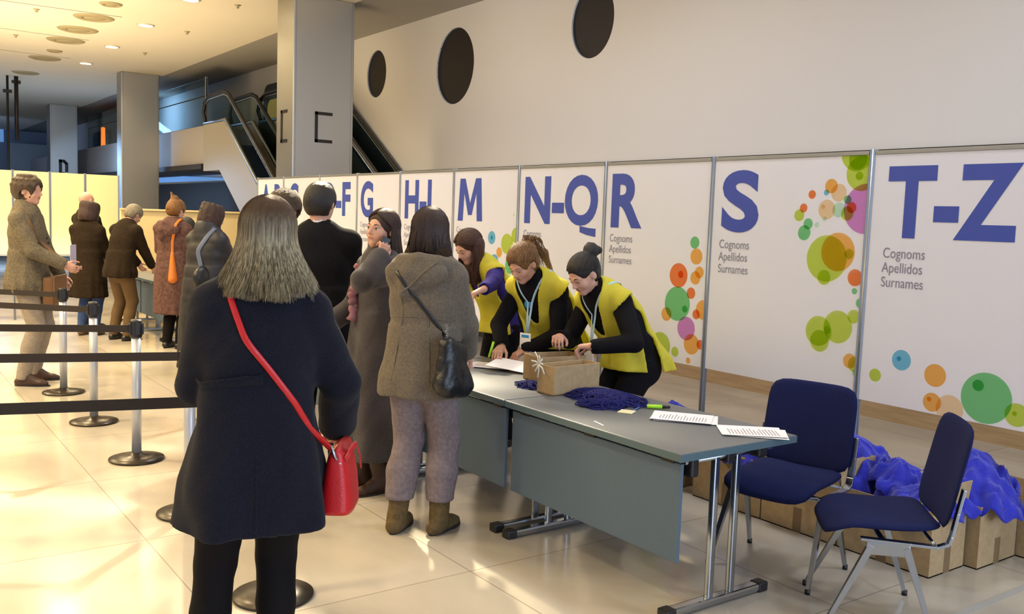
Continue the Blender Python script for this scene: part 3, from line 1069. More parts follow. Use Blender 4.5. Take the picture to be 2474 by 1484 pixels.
def cords(name, label, cx, cy, rx, ry, h, n, seed, group):
    """flat heap of looped cords"""
    rnd = random.Random(seed)
    m = MB()
    m.grid(lambda u, v: Vector(((1 + .12 * math.sin(5 * 6.283 * u + seed)) * rx * .93 * v * math.cos(6.2832 * u), (1 + .12 * math.sin(5 * 6.283 * u + seed)) * ry * .93 * v * math.sin(6.2832 * u), h * (1 - v ** 2.2) * .8 + .0005)), 40, 8, True)
    for k in range(n):
        a0 = rnd.uniform(0, 6.28)
        rr = rnd.uniform(.1, .75)
        ox, oy = rx * rr * math.cos(a0), ry * rr * math.sin(a0)
        lx, ly = rnd.uniform(.25, .5) * rx, rnd.uniform(.25, .5) * ry
        p = rnd.uniform(0, 6.28)
        pts = []
        for j in range(14):
            an = 6.283 * j / 14
            x = ox + lx * math.cos(an) * (1 + .3 * math.sin(2 * an + p))
            y = oy + ly * math.sin(an + .4 * math.sin(p)) * (1 + .2 * math.sin(3 * an + p))
            q = min(1, math.hypot(x / rx, y / ry))
            pts.append(Vector((x, y, h * (1 - q ** 2.2) * .8 + .004 + .006 * rnd.random())))
        m.tube(pts, .0032, 5, closed=True)
    o = m.build(name, M['navy_cloth'])
    o.location = (cx, cy, TZ)
    tag(o, label, 'lanyards', group, kind='stuff')
    return o


GL = 'heaps of dark blue lanyards'
cords('lanyard_heap', 'dark blue heap of lanyards in front of the nearest box', 3.34, 3.73, .18, .27, .045, 70, 1, GL)
cords('lanyard_heap', 'lower dark blue heap of lanyards beside the cream note', 3.20, 3.60, .13, .13, .03, 40, 2, GL)
cords('lanyard_heap', 'small dark blue heap of lanyards left of the nearest box', 3.19, 4.20, .09, .12, .03, 34, 3, GL)


def sheets(cx, cy, rz, n, label, wx=.21, wy=.297, rnd=1, group=None, lines=True):
    r = random.Random(rnd)
    t = thing('paper_sheets', label, 'papers', (cx, cy, TZ), rz, group)
    for k in range(n):
        a = r.uniform(-.12, .12) if k else 0
        dx, dy = (r.uniform(-.02, .02), r.uniform(-.03, .03)) if k else (0, 0)
        m = MB()
        z = .0012 * (n - k)
        mt = Matrix.Translation((dx, dy, 0)) @ Matrix.Rotation(a, 4, 'Z')
        g = MB()
        g.grid(lambda u, v: mt @ Vector(((u - .5) * wx, (v - .5) * wy, z + .004 * max(0, abs(u - .5) - .35) * 6 * (1 if k == 0 else .3))), 8, 8)
        o = g.build('sheet', M['paper'], t)
        if k == 0 and lines:
            m = MB()
            for q in range(16):
                yy = -wy * .4 + q * wy * .05
                m.box((-wx * .3, yy, z + .0015), (wx * r.uniform(.05, .3), yy + .0025, z + .0017))
            m.build('printed_lines', M['print_grey'], o)
    return t


sheets(3.35, 3.17, R(38), 4, 'stack of loose white sheets in the middle of the near table', rnd=3, group='papers')
sheets(3.43, 2.80, R(50), 2, 'white sheets at the near corner of the grey table', rnd=5, group='papers')
sheets(3.38, 4.90, R(35), 3, 'white sheets under the hands of the women in vests', rnd=6, group='papers')
# raised page being turned
t = sheets(3.42, 4.72, R(30), 1, 'raised white page being turned by the woman in the yellow vest', rnd=9, group='papers', lines=False)
t.rotation_euler = (R(5), R(-7), R(30))
t.location.z = TZ + .03
t = thing('marker_pen', 'lime green highlighter with a black cap on the near table', 'marker', (3.39, 3.42, TZ + .011), R(54))
MB().tube([(0, -.05, 0), (0, .028, 0)], .0105, 12).build('barrel', M['marker'], t)
MB().tube([(0, -.092, 0), (0, -.05, 0)], [.007, .0095], 12).build('cap', M['black'], t)
t = thing('ballpoint_pen', 'slim blue pen lying between lanyards and highlighter', 'pen', (3.30, 3.44, TZ + .005), R(-60))
MB().tube([(0, -.06, 0), (0, .05, 0)], .0038, 8).build('barrel', mat('pen_blue', '#4a6fae', .4), t)
MB().tube([(0, .05, 0), (0, .068, 0)], [.0035, .001], 8).build('tip', M['black'], t)
o = MB().box((-.038, -.038, 0), (.038, .038, .006), .001).build('note_pad', M['note'])
o.location = (3.20, 3.41, TZ)
o.rotation_euler = (0, 0, R(30))
tag(o, 'small cream note pad beside the lanyard heap', 'note pad')
o = MB().box((-.05, -.004, 0), (.05, .004, .001)).build('paper_strip', M['paper'])
o.location = (2.90, 3.28, TZ)
o.rotation_euler = (0, 0, R(75))
tag(o, 'thin white paper strip on the front edge of the table', 'paper')
# white elastic cord knot hanging over the nearest small box
m = MB()
rnd = random.Random(4)
for k in range(9):
    a = R(-60 + 40 * k + rnd.uniform(-9, 9))
    L = rnd.uniform(.045, .08)
    m.tube([(0, 0, 0), (0.004, math.cos(a) * L * .5, math.sin(a) * L * .5 + .005), (-.005, math.cos(a) * L, math.sin(a) * L)], .0035, 6, flat=(1.6, .5), ups=[(1, 0, 0)] * 3)
o = m.build('cord_knot', M['white'])
o.location = (3.105, 4.04, TZ + .16)
tag(o, 'white knotted strings hanging over the rim of the nearest small box', 'strings')
# second table tray
open_box('tray', 'small open box beside the parka sleeve on the second table', (3.10, 5.15, TZ), (3.32, 5.40, TZ + .08), None, tape=False, flaps=False)
open_box('small_box', 'cream box on the far table by the old man', (3.45, 12.5, TZ), (3.85, 12.8, TZ + .22), 'open boxes on the table', tape=False, flaps=False)
open_box('small_box', 'low white box at the edge of the far table', (3.22, 12.05, TZ), (3.5, 12.3, TZ + .10), 'open boxes on the table', tape=False, flaps=False, m_=M['paper'])

# ------------------------------------------------------------------ queue barriers
M['silver'] = mat('silver_paint', '#b9bdc6', .35, .35)
M['belt'] = mat('black_belt', '#231b1a', .7)
M['base'] = mat('cast_base', '#3a332a', .3, .45)


def make_post(label, group):
    t = thing('barrier_post', label, 'barrier post', (0, 0, 0), 0, group)
    MB().lathe([(0, 0), (.172, 0), (.178, .006), (.176, .014), (.10, .026), (.05, .034), (.034, .05), (0, .05)], 48).build('base', M['base'], t)
    MB().lathe([(0, .03), (.031, .03), (.031, .84), (0, .84)], 28).build('pole', M['silver'], t)
    m = MB()
    m.lathe([(0, .83), (.036, .83), (.038, .84), (.038, .935), (.034, .95), (0, .95)], 28)
    for k in range(4):
        m.box((-.016, .034, .85), (.016, .046, .925), .004, Matrix.Rotation(k * math.pi / 2, 4, 'Z'))
    m.build('belt_head', M['black'], t)
    return t


GP = 'silver barrier posts'
p0 = make_post('silver barrier post half hidden by the coat of the blonde woman', GP)
spots = [((1.49, 3.805), 'barrier post whose round base shows between the legs of the blonde woman'),
         ((1.513, 5.118), 'barrier post at the left sleeve of the blonde woman'),
         ((1.543, 6.413), 'barrier post with a full round base, second in front of the dark coats'),
         ((1.532, 7.69), 'barrier post in the middle of the line of four'),
         ((1.547, 9.03), 'farthest barrier post beside the man in the grey coat'),
         ((2.28, 7.25), 'barrier post whose base edge peeks out behind the coat of the blonde woman')]
for i, ((x, y), l) in enumerate(spots):
    o = p0 if i == 0 else copy_tree(p0)
    o.location = (x, y, 0)
    o['label'] = l
lab = ['nearest', 'second nearest', 'third', 'fourth', 'farthest']
ends = [(0, 975), (0, 855), (0, 783), (0, 728), (0, 697)]
for i in range(5):
    x, y = spots[i][0]
    e = on_z(-60, ends[i][1] + 2, .885)
    # belts run towards -X and end on a post outside the picture
    xe = -2.6
    d = Vector((xe - x, (e.y - y) / (e.x - x) * (xe - x), 0))
    t = thing('belt', 'black barrier belt, %s of the five, running to the left edge' % lab[i], 'belt', (x, y, .887), 0, 'black barrier belts')
    n = d.normalized()
    m = MB()
    N = 14
    up = Vector((0, 0, 1))
    pts = [n * .045 + (d - n * .09) * (k / N) + Vector((0, 0, -.035 * math.sin(math.pi * k / N))) for k in range(N + 1)]
    for a, b in zip(pts[:-1], pts[1:]):
        m.poly([a + up * .024, b + up * .024, b - up * .024, a - up * .024], Vector((-n.y, n.x, 0)) * .002)
    m.build('strap', M['belt'], t)
    MB().box((-.018, -.012, -.028), (.018, .012, .028), .003, Matrix.Translation(pts[0] * .9)).build('buckle', M['black'], t)
# ------------------------------------------------------------------ implicit surfaces meshed into one continuous skin
def axis_grid(lo, hi, coarse, zones):
    """coordinates from lo to hi, coarse spacing except inside zones (a, b, step)"""
    xs = [lo]
    while xs[-1] < hi:
        x = xs[-1]
        st = coarse
        for a, b, s_ in zones:
            if a - .01 <= x <= b + .01:
                st = min(st, s_)
            elif x < a and x + st > a:
                st = min(st, max(s_, a - x))
        xs.append(x + st)
    return np.array(xs, np.float32)


class SDF:
    def __init__(s, lo, hi, step, zones=()):
        """zones: (lo, hi, step) boxes meshed finer"""
        s.x = [axis_grid(lo[i], hi[i], step, [(z[0][i], z[1][i], z[2]) for z in zones]) for i in range(3)]
        s.V = np.full([len(a) for a in s.x], .25, np.float32)

    def sub(s, lo, hi):
        sl = []
        for i in range(3):
            a = max(0, int(np.searchsorted(s.x[i], lo[i])) - 1)
            b = min(len(s.x[i]), int(np.searchsorted(s.x[i], hi[i])) + 1)
            if b <= a:
                return None
            sl.append(slice(a, b))
        g = (s.x[0][sl[0]][:, None, None], s.x[1][sl[1]][None, :, None], s.x[2][sl[2]][None, None, :])
        return tuple(sl), g

    def put(s, sl, d, k, op):
        v = s.V[sl]
        if op == '+':
            h = np.maximum(k - np.abs(v - d), 0) / k if k > 0 else 0
            s.V[sl] = np.minimum(v, d) - h * h * k * .25
        else:
            d = -d
            h = np.maximum(k - np.abs(v - d), 0) / k if k > 0 else 0
            s.V[sl] = np.maximum(v, d) + h * h * k * .25

    def cone(s, a, b, ra, rb, k=.02, op='+', flat=None):
        """tapered limb from a to b; flat=(direction, factor) squashes it along the direction"""
        a, b = np.array(a, np.float32), np.array(b, np.float32)
        rm = max(ra, rb) * 1.0 + k + .03
        q = s.sub(np.minimum(a, b) - rm, np.maximum(a, b) + rm)
        if q is None:
            return s
        sl, (X, Y, Z) = q
        px, py, pz = X - a[0], Y - a[1], Z - a[2]
        ab = b - a
        if flat is not None:
            d = np.array(flat[0], np.float32)
            d /= np.linalg.norm(d)
            e = (1 / flat[1] - 1)
            t = (px * d[0] + py * d[1] + pz * d[2]) * e
            px, py, pz = px + d[0] * t, py + d[1] * t, pz + d[2] * t
            ab = ab + d * float(ab @ d) * e
        L2 = float(ab @ ab) + 1e-12
        t = np.clip((px * ab[0] + py * ab[1] + pz * ab[2]) / L2, 0, 1)
        d = np.sqrt((px - ab[0] * t) ** 2 + (py - ab[1] * t) ** 2 + (pz - ab[2] * t) ** 2) - (ra + (rb - ra) * t)
        if flat is not None:
            d = d * (flat[1] ** .5)
        s.put(sl, d, k, op)
        return s

    def ell(s, c, r, rot=None, k=.02, op='+'):
        c = np.array(c, np.float32)
        r = np.array(r, np.float32)
        rm = float(r.max()) + k + .03
        q = s.sub(c - rm, c + rm)
        if q is None:
            return s
        sl, (X, Y, Z) = q
        px, py, pz = X - c[0], Y - c[1], Z - c[2]
        if rot is not None:
            m = np.array(rot.transposed(), np.float32)
            px, py, pz = (m[i][0] * px + m[i][1] * py + m[i][2] * pz for i in range(3))
        n1 = np.sqrt((px / r[0]) ** 2 + (py / r[1]) ** 2 + (pz / r[2]) ** 2)
        n2 = np.sqrt((px / r[0] ** 2) ** 2 + (py / r[1] ** 2) ** 2 + (pz / r[2] ** 2) ** 2) + 1e-6
        s.put(sl, n1 * (n1 - 1) / n2, k, op)
        return s

    def loft(s, rows, k=.02, op='+', folds=None, sq=2.0, inner=0):
        """rows: (z, cx, cy, rx, ry) from bottom to top; folds=(count, amp_bottom, amp_top, seed)"""
        rows = np.array(sorted(rows), np.float32)
        mx = float(max(rows[:, 3].max(), rows[:, 4].max())) + k + .05
        q = s.sub((rows[:, 1].min() - mx, rows[:, 2].min() - mx, rows[0, 0] - .05), (rows[:, 1].max() + mx, rows[:, 2].max() + mx, rows[-1, 0] + .05))
        if q is None:
            return s
        sl, (X, Y, Z) = q
        z = Z.ravel()
        it = lambda c: np.interp(z, rows[:, 0], rows[:, c]).astype(np.float32)[None, None, :]
        cx, cy, rx, ry = it(1), it(2), it(3), it(4)
        dx, dy = X - cx, Y - cy
        n = ((np.abs(dx) / rx) ** sq + (np.abs(dy) / ry) ** sq) ** (1 / sq)
        rr = np.minimum(rx, ry)
        d = (n - 1) * rr
        if folds:
            th = np.arctan2(dy / ry, dx / rx)
            t = np.clip((z - rows[0, 0]) / (rows[-1, 0] - rows[0, 0]), 0, 1)[None, None, :]
            amp = folds[1] * (1 - t) + folds[2] * t
            sd = folds[3]
            d = d + amp * (np.sin(folds[0] * th + sd + 3 * t) + .6 * np.sin((folds[0] * 1.7 + .3) * th + 2 * sd - 2 * t) * np.cos(th * .5) + .4 * np.sin(3 * th + sd * 3))
        if inner:
            d = np.maximum(d, -(d + inner))
        zz = np.maximum(rows[0, 0] - Z, Z - rows[-1, 0])
        d = np.maximum(d, zz + 0 * d)
        s.put(sl, d.astype(np.float32), k, op)
        return s

    def box(s, c, h, rot, k=.004, op='+', r=.005):
        c = np.array(c, np.float32)
        rm = float(np.linalg.norm(h)) + k + .02
        q = s.sub(c - rm, c + rm)
        if q is None:
            return s
        sl, (X, Y, Z) = q
        p = (X - c[0], Y - c[1], Z - c[2])
        m = np.array(rot.transposed(), np.float32) if rot is not None else np.eye(3, dtype=np.float32)
        p = [m[i][0] * p[0] + m[i][1] * p[1] + m[i][2] * p[2] for i in range(3)]
        qx = [np.abs(p[i]) - (h[i] - r) for i in range(3)]
        d = np.sqrt(sum(np.maximum(v, 0) ** 2 for v in qx)) + np.minimum(np.maximum(np.maximum(qx[0], qx[1]), qx[2]), 0) - r
        s.put(sl, d, k, op)
        return s

    def wrinkle(s, amp, f=1.0, seed=0.0, band=None):
        X, Y, Z = s.x[0][:, None, None] * f, s.x[1][None, :, None] * f, s.x[2][None, None, :] * f
        w_ = 1.6 * (.55 - np.abs(np.sin(11 * Z + 3.2 * np.sin(6 * X + seed) + 3 * np.sin(5 * Y + 2 * seed) + 2 * np.sin(4 * Z))) ** .55)
        w_ = w_ * (.55 + .45 * np.sin(9 * X - 7 * Y + 5 * Z + seed)) + .9 * (.5 - np.abs(np.sin(15 * Z - 10 * X + 8 * Y + 3 * seed + 1.5 * np.sin(13 * Y + 9 * X))) ** .6) + .35 * np.sin(31 * X + 17 * Z + seed) * np.sin(29 * Y - 13 * Z)
        if band is not None:
            w_ = w_ * band(s.x[2])[None, None, :]
        s.V += (amp * w_).astype(np.float32)
        return s

    def mesh(s, name):
        V = s.V
        # closed at the border
        V[0], V[-1], V[:, 0], V[:, -1], V[:, :, 0], V[:, :, -1] = (.02,) * 6
        inside = V < 0
        nx, ny, nz = V.shape
        c = np.zeros((nx - 1, ny - 1, nz - 1), np.int8)
        for i in (0, 1):
            for j in (0, 1):
                for k in (0, 1):
                    c += inside[i:nx - 1 + i, j:ny - 1 + j, k:nz - 1 + k]
        act = (c > 0) & (c < 8)
        I, J, K = np.nonzero(act)
        idx = np.full(act.shape, -1, np.int32)
        idx[I, J, K] = np.arange(len(I), dtype=np.int32)
        acc = np.zeros((len(I), 3), np.float32)
        cnt = np.zeros(len(I), np.float32)
        cor = [(i, j, k) for i in (0, 1) for j in (0, 1) for k in (0, 1)]
        P = {}
        for o in cor:
            P[o] = V[I + o[0], J + o[1], K + o[2]]
        for o in cor:
            for ax in range(3):
                if o[ax] == 0:
                    q = list(o)
                    q[ax] = 1
                    va, vb = P[o], P[tuple(q)]
                    m = (va < 0) != (vb < 0)
                    t = np.where(m, va / (va - vb + 1e-20), 0)
                    pos = [s.x[d][(I, J, K)[d] + o[d]] for d in range(3)]
                    x0, x1 = pos[ax], s.x[ax][(I, J, K)[ax] + 1]
                    pos[ax] = x0 + (x1 - x0) * t
                    for d in range(3):
                        acc[:, d] += np.where(m, pos[d], 0)
                    cnt += m
        verts = acc / np.maximum(cnt, 1)[:, None]
        quads = []
        for ax in range(3):
            a = [slice(1, -1)] * 3
            b = [slice(1, -1)] * 3
            a[ax], b[ax] = slice(0, -1), slice(1, None)
            fa, fb = inside[tuple(a)], inside[tuple(b)]
            for flip in (False, True):
                m = (fa & ~fb) if not flip else (~fa & fb)
                i, j, k = np.nonzero(m)
                base = [i + (1 if ax != 0 else 0), j + (1 if ax != 1 else 0), k + (1 if ax != 2 else 0)]
                u, v = [(1, 2), (2, 0), (0, 1)][ax]
                qs = []
                for du, dv in ((0, 0), (-1, 0), (-1, -1), (0, -1)) if not flip else ((0, 0), (0, -1), (-1, -1), (-1, 0)):
                    c3 = [base[0].copy(), base[1].copy(), base[2].copy()]
                    c3[u] = c3[u] + du
                    c3[v] = c3[v] + dv
                    qs.append(idx[c3[0], c3[1], c3[2]])
                quads.append(np.stack(qs, 1))
        F = np.concatenate(quads)
        F = F[(F >= 0).all(1)]
        # one light smoothing pass
        e = np.concatenate([F[:, [0, 1]], F[:, [1, 2]], F[:, [2, 3]], F[:, [3, 0]]])
        sm = np.zeros_like(verts)
        nn = np.zeros(len(verts), np.float32)
        for q in range(3):
            sm[:, q] = np.bincount(e[:, 0], verts[e[:, 1], q], len(verts)) + np.bincount(e[:, 1], verts[e[:, 0], q], len(verts))
        nn = np.bincount(e[:, 0], minlength=len(verts)) + np.bincount(e[:, 1], minlength=len(verts))
        verts = verts * .5 + .5 * sm / np.maximum(nn, 1)[:, None]
        me = bpy.data.meshes.new(name)
        me.vertices.add(len(verts))
        me.vertices.foreach_set('co', verts.astype(np.float32).ravel())
        me.loops.add(F.size)
        me.loops.foreach_set('vertex_index', F.ravel().astype(np.int32))
        me.polygons.add(len(F))
        me.polygons.foreach_set('loop_start', np.arange(0, F.size, 4, dtype=np.int32))
        me.polygons.foreach_set('use_smooth', np.ones(len(F), bool))
        me.update(calc_edges=True)
        return me


def V3(*a):
    return np.array(a, np.float64)


def unit(v):
    return v / (np.linalg.norm(v) + 1e-12)


def ik(a, c, l1, l2, hint):
    """middle joint of a two bone limb from a to c bending towards hint; returns (joint, end)"""
    d = c - a
    L = np.linalg.norm(d)
    if L > (l1 + l2) * .995:
        c = a + d / L * (l1 + l2) * .995
        d = c - a
        L = np.linalg.norm(d)
    x = (l1 * l1 - l2 * l2 + L * L) / (2 * L)
    h = math.sqrt(max(l1 * l1 - x * x, 0))
    n = unit(d)
    hv = hint - n * (hint @ n)
    return a + n * x + unit(hv) * h, c


class Person:
    """a figure facing local +Y; all measures for a height of 1.70 times s"""

    def __init__(p, name, label, xy, rz, H=1.68, lean=0, side=0, head=(0, 0, 0), hands=(None, None), elbows=(None, None), feet=None, hip=(0, 0, 0), build=1.0, curl=(.5, .5), palm=(None, None), fine=False, shrug=0, group=None, male=False, hair_top=.0, spread=.09, twist=0, shw=None):
        p.t = thing(name, label, 'person', (xy[0], xy[1], 0), rz, group)
        s = p.s = (H - hair_top) / 1.70
        p.H, p.build, p.fine, p.male = H, build, fine, male
        a, b = R(lean), R(side)
        p.hip = V3(hip[0], hip[1], .93 * s + hip[2])

        def up(k):
            return unit(V3(math.sin(b * k), math.sin(a * k), math.cos(a * k) * math.cos(b * k)))
        p.waist = p.hip + up(.45) * .15 * s
        p.chest = p.waist + up(.85) * .17 * s
        p.shc = p.chest + up(1.0) * .155 * s
        p.neck = p.shc + up(1.0) * .045 * s
        p.up = up(1.0)
        tw = R(twist)
        sd = V3(math.cos(tw), math.sin(tw), -math.sin(b))
        p.side = unit(sd - p.up * (sd @ p.up))
        p.fr = np.cross(p.up, p.side)
        yaw, pit, rol = (R(v) for v in head)
        p.Rh = Matrix.Rotation(yaw, 3, 'Z') @ Matrix.Rotation(-pit, 3, 'X') @ Matrix.Rotation(rol, 3, 'Y')
        hu = np.array(p.Rh @ Vector((0, 0, 1)))
        hf = np.array(p.Rh @ Vector((0, 1, 0)))
        p.hc = p.neck + unit(p.up + hu) * .095 * s + hu * .072 * s + hf * .022 * s
        sw = (shw or (.178 if male else .158)) * s
        p.sh = [p.shc - p.side * sw + p.up * (-.018 + shrug) * s, p.shc + p.side * sw + p.up * (-.018 + shrug) * s]
        l1, l2 = .285 * s, .245 * s
        p.el, p.wr = [], []
        for i in (0, 1):
            sg = (-1, 1)[i]
            tgt = hands[i]
            if callable(tgt):
                tgt = tgt(p)
            if tgt is None:
                tgt = p.sh[i] + V3(sg * .08, .05, -.51) * s
            tgt = np.array(tgt, float)
            hint = V3(sg * .5, -1, -.3) if elbows[i] is None else np.array(elbows[i], float)
            e, w_ = ik(p.sh[i], tgt, l1, l2, hint)
            p.el.append(e)
            p.wr.append(w_)
        p.feet = feet or [(-spread, .02, 6), (spread, .02, -6)]
        p.hj = [p.hip + V3(-.085, 0, -.03) * s, p.hip + V3(.085, 0, -.03) * s]
        p.kn, p.an = [], []
        for i in (0, 1):
            f = p.feet[i]
            an = V3(f[0], f[1] - .02 * s, .085 * s)
            k, an = ik(p.hj[i], an, .42 * s, .42 * s, V3(0, 1, 0))
            p.kn.append(k)
            p.an.append(an)
        p.curl, p.palm = curl, palm
        pts = np.array([p.hip, p.waist, p.shc, p.hc, *p.sh, *p.el, *p.wr, *p.an])
        m = .24
        p.lo = pts.min(0) - m
        p.hi = pts.max(0) + m
        p.lo[2] = -.02

    # ---- body ---------------------------------------------------------
    def head_pt(p, x, y, z):
        return p.hc + np.array(p.Rh @ Vector((x, y, z))) * p.s

    def body(p, skin=None, lips=True, res=.012, hres=.006, ears=True):
        s = p.s
        zones = []
        c = p.hc
        zones.append((c - .125, c + .125, hres))
        if hres < .008:
            for i in (0, 1):
                f = unit(p.wr[i] - p.el[i])
                c2 = p.wr[i] + f * .085
                zones.append((c2 - .11, c2 + .11, max(hres, .005)))
        g = SDF(p.lo, p.hi, res, zones)
        b = p.build
        wd, dp = p.side, p.fr
        F = lambda r: (dp, r)
        # trunk
        g.cone(p.hip - V3(0, 0, .03), p.waist, .155 * s * b, .128 * s * b, .03, flat=(dp, .70))
        g.cone(p.waist, p.chest, .125 * s * b, .148 * s * b, .03, flat=(dp, .68))
        g.cone(p.chest, p.shc - p.up * .03 * s, .148 * s * b, .135 * s * b, .03, flat=(dp, .62))
        g.cone(p.sh[0], p.sh[1], .052 * s, .052 * s, .05)
        # neck
        g.cone(p.neck - p.up * .03 * s, p.head_pt(0, -.018, -.045), (.062 if p.male else .054) * s, (.052 if p.male else .046) * s, .02)
        g.cone(p.neck - p.up * .02 * s, p.sh[0] * .5 + p.neck * .5, .045 * s, .04 * s, .04)
        g.cone(p.neck - p.up * .02 * s, p.sh[1] * .5 + p.neck * .5, .045 * s, .04 * s, .04)
        # limbs
        for i in (0, 1):
            g.cone(p.sh[i], p.el[i], .05 * s * b, .038 * s, .02)
            g.cone(p.el[i], p.wr[i], .039 * s, .026 * s, .012)
            g.cone(p.hj[i], p.kn[i], .085 * s * b, .055 * s, .03)
            g.cone(p.kn[i], p.kn[i] * .6 + p.an[i] * .4 + V3(0, -.012, 0), .052 * s, .052 * s, .02)
            g.cone(p.kn[i] * .6 + p.an[i] * .4 + V3(0, -.012, 0), p.an[i], .052 * s, .036 * s, .02)
            f = p.feet[i]
            d = V3(-math.sin(R(f[2])), math.cos(R(f[2])), 0)
            g.cone(p.an[i] - V3(0, 0, .02), V3(f[0], f[1], .03) + d * .13 * s, .036 * s, .024 * s, .02)
        # head
        h = p.head_pt
        rh = p.Rh
        g.ell(h(0, -.012, .026), V3(.074, .096, .086) * s, rh, .01)
        g.ell(h(0, .022, -.028), V3(.060, .070, .078) * s, rh, .03)
        g.cone(h(-.035, .0, -.06), h(0, .06, -.086), .02 * s, .021 * s, .02)
        g.cone(h(.035, .0, -.06), h(0, .06, -.086), .02 * s, .021 * s, .02)
        if hres < .009:
            g.ell(h(-.036, .058, -.028), V3(.024, .02, .024) * s, rh, .02)
            g.ell(h(.036, .058, -.028), V3(.024, .02, .024) * s, rh, .02)
            for q in (-1, 1):
                g.ell(h(q * .031, .099, .002), V3(.016, .012, .009) * s, rh, .012, '-')
                g.cone(h(q * .012, .088, .019), h(q * .043, .076, .022), .008 * s, .006 * s, .012)
                g.ell(h(q * .009, .094, -.028), V3(.008, .009, .007) * s, rh, .006)
            g.cone(h(0, .086, .012), h(0, .106, -.022), .0065 * s, .010 * s, .008)
            g.cone(h(-.016, .086, -.048), h(.016, .086, -.048), .0055 * s, .0055 * s, .006)
            g.cone(h(-.013, .085, -.058), h(.013, .085, -.058), .0065 * s, .0065 * s, .006)
            g.cone(h(-.022, .100, -.0535), h(.022, .100, -.0535), .006 * s, .006 * s, .003, '-')
        for q in (-1, 1) if ears else ():
            g.ell(h(q * .078, -.006, -.004), V3(.009, .020, .031) * s, rh @ Matrix.Rotation(R(q * 18), 3, 'Z') @ Matrix.Rotation(R(-8), 3, 'X'), .006)
        # hands
        for i in (0, 1):
            p.hand(g, i)
        me = g.mesh('body')
        o = link('body', me, [skin or M['skin'], M['lips']], p.t)
        if lips and hres < .009:
            n = len(me.polygons)
            ce = np.empty(n * 3, np.float32)
            me.polygons.foreach_get('center', ce)
            q = (ce.reshape(-1, 3) - p.hc) @ np.array(p.Rh) / s
            m = (np.abs(q[:, 0]) < .0215 - 1.1 * np.abs(q[:, 2] + .0535)) & (q[:, 1] > .075) & (np.abs(q[:, 2] + .0535) < .0085)
            mi = m.astype(np.int32)
            me.polygons.foreach_set('material_index', mi)
        return o

    def hand(p, g, i):
        s = p.s * (1.04 if p.male else .96)
        f = unit(p.wr[i] - p.el[i])
        n = p.palm[i]
        hd = None
        if isinstance(n, tuple) and len(n) == 2:  # (palm normal, finger direction)
            n, hd = n
        if n is None:
            n = V3((1, -1)[i], .2, 0)
        n = np.array(n, float)
        if hd is not None:
            f = unit(np.array(hd, float))
        n = unit(n - f * (n @ f))
        sdv = np.cross(f, n) * (1 if i == 1 else -1)  # towards the thumb side
        w_ = p.wr[i]
        c = p.curl[i]
        if p.s < 0:
            return
        k0 = w_ + f * .085 * s
        g.cone(w_, w_ + f * .02 * s, .026 * s, .028 * s, .01, flat=(n, .75))
        for q in (-.022, -.008, .008, .022):
            g.cone(w_ + f * .012 * s + sdv * q * .6 * s, w_ + f * .078 * s + sdv * q * 1.15 * s, .0165 * s, .0135 * s, .012)
        lens = [(.026, .044, .026, .020, .0085), (.009, .048, .030, .022, .0088), (-.009, .045, .028, .021, .0085), (-.026, .036, .021, .018, .0076)]
        for (q, a1, a2, a3, r) in lens:
            b = w_ + f * (.080 - .006 * abs(q) / .02) * s + sdv * q * 1.12 * s
            ang = c * 1.0 + (.1 if q < 0 else 0)
            d = f * math.cos(ang) + n * math.sin(ang) + sdv * q * 2
            d = unit(d)
            e = b + d * a1 * s
            ang += c * 1.25
            d2 = unit(f * math.cos(ang) + n * math.sin(ang))
            e2 = e + d2 * a2 * s
            ang += c * .8
            d3 = unit(f * math.cos(ang) + n * math.sin(ang))
            e3 = e2 + d3 * a3 * s
            g.cone(b, e, r * 1.08 * s, r * s, .004)
            g.cone(e, e2, r * s, r * .92 * s, .003)
            g.cone(e2, e3, r * .92 * s, r * .8 * s, .003)
        b = w_ + f * .022 * s + sdv * .024 * s
        d = unit(f * .75 + sdv * .75 + n * (.25 + .5 * c))
        e = b + d * .042 * s
        d2 = unit(f * .95 + sdv * .25 + n * (.2 + .6 * c))
        e2 = e + d2 * .032 * s
        e3 = e2 + unit(f + n * c * .8) * .024 * s
        g.cone(b, e, .0145 * s, .011 * s, .008)
        g.cone(e, e2, .0105 * s, .0095 * s, .003)
        g.cone(e2, e3, .0095 * s, .008 * s, .003)

    def eyes(p, closed=False):
        for q in (-1, 1):
            c = p.head_pt(q * .031, .076 if not closed else .0735, .003)
            mt = Matrix.Translation(Vector(c)) @ p.Rh.to_4x4()
            m = MB()
            m.lathe([(0, -.0118), (.0085, -.0085), (.0118, 0), (.0085, .0085), (0, .0118)], 12)
            m.bm.transform(mt @ Matrix.Rotation(R(-90), 4, 'X'))
            e = m.build('eye' if not closed else 'eyelid', M['eyewhite'] if not closed else M['skin'], p.t)
            if not closed:
                m = MB()
                m.lathe([(0, .0125), (.0055, .0112), (.0055, .010)], 12)
                m.bm.transform(mt @ Matrix.Rotation(R(-90), 4, 'X'))
                m.build('iris', M['iris'], e)
            # lid edge with lashes and brow
            m = MB()
            pts = [Vector(p.head_pt(q * (.031 + .0145 * math.cos(t)), .0875 - .004 * abs(math.cos(t)), .004 + (.0055 if not closed else -.004) * math.sin(t))) for t in [math.pi * k / 6 for k in range(7)]]
            m.tube(pts, [.0006, .0012, .0016, .0017, .0016, .0013, .0008], 5)
            m.build('lashes', M['iris'], e)
            m = MB()
            pts = [Vector(p.head_pt(q * (.013 + .034 * t), .0925 - .017 * t * t, .0235 + .006 * math.sin(math.pi * t * .9))) for t in [k / 6 for k in range(7)]]
            m.tube(pts, [.0018, .0028, .003, .0028, .0022, .0018, .001], 6)
            m.build('eyebrow', p.brow if hasattr(p, 'brow') else M['iris'], p.t)

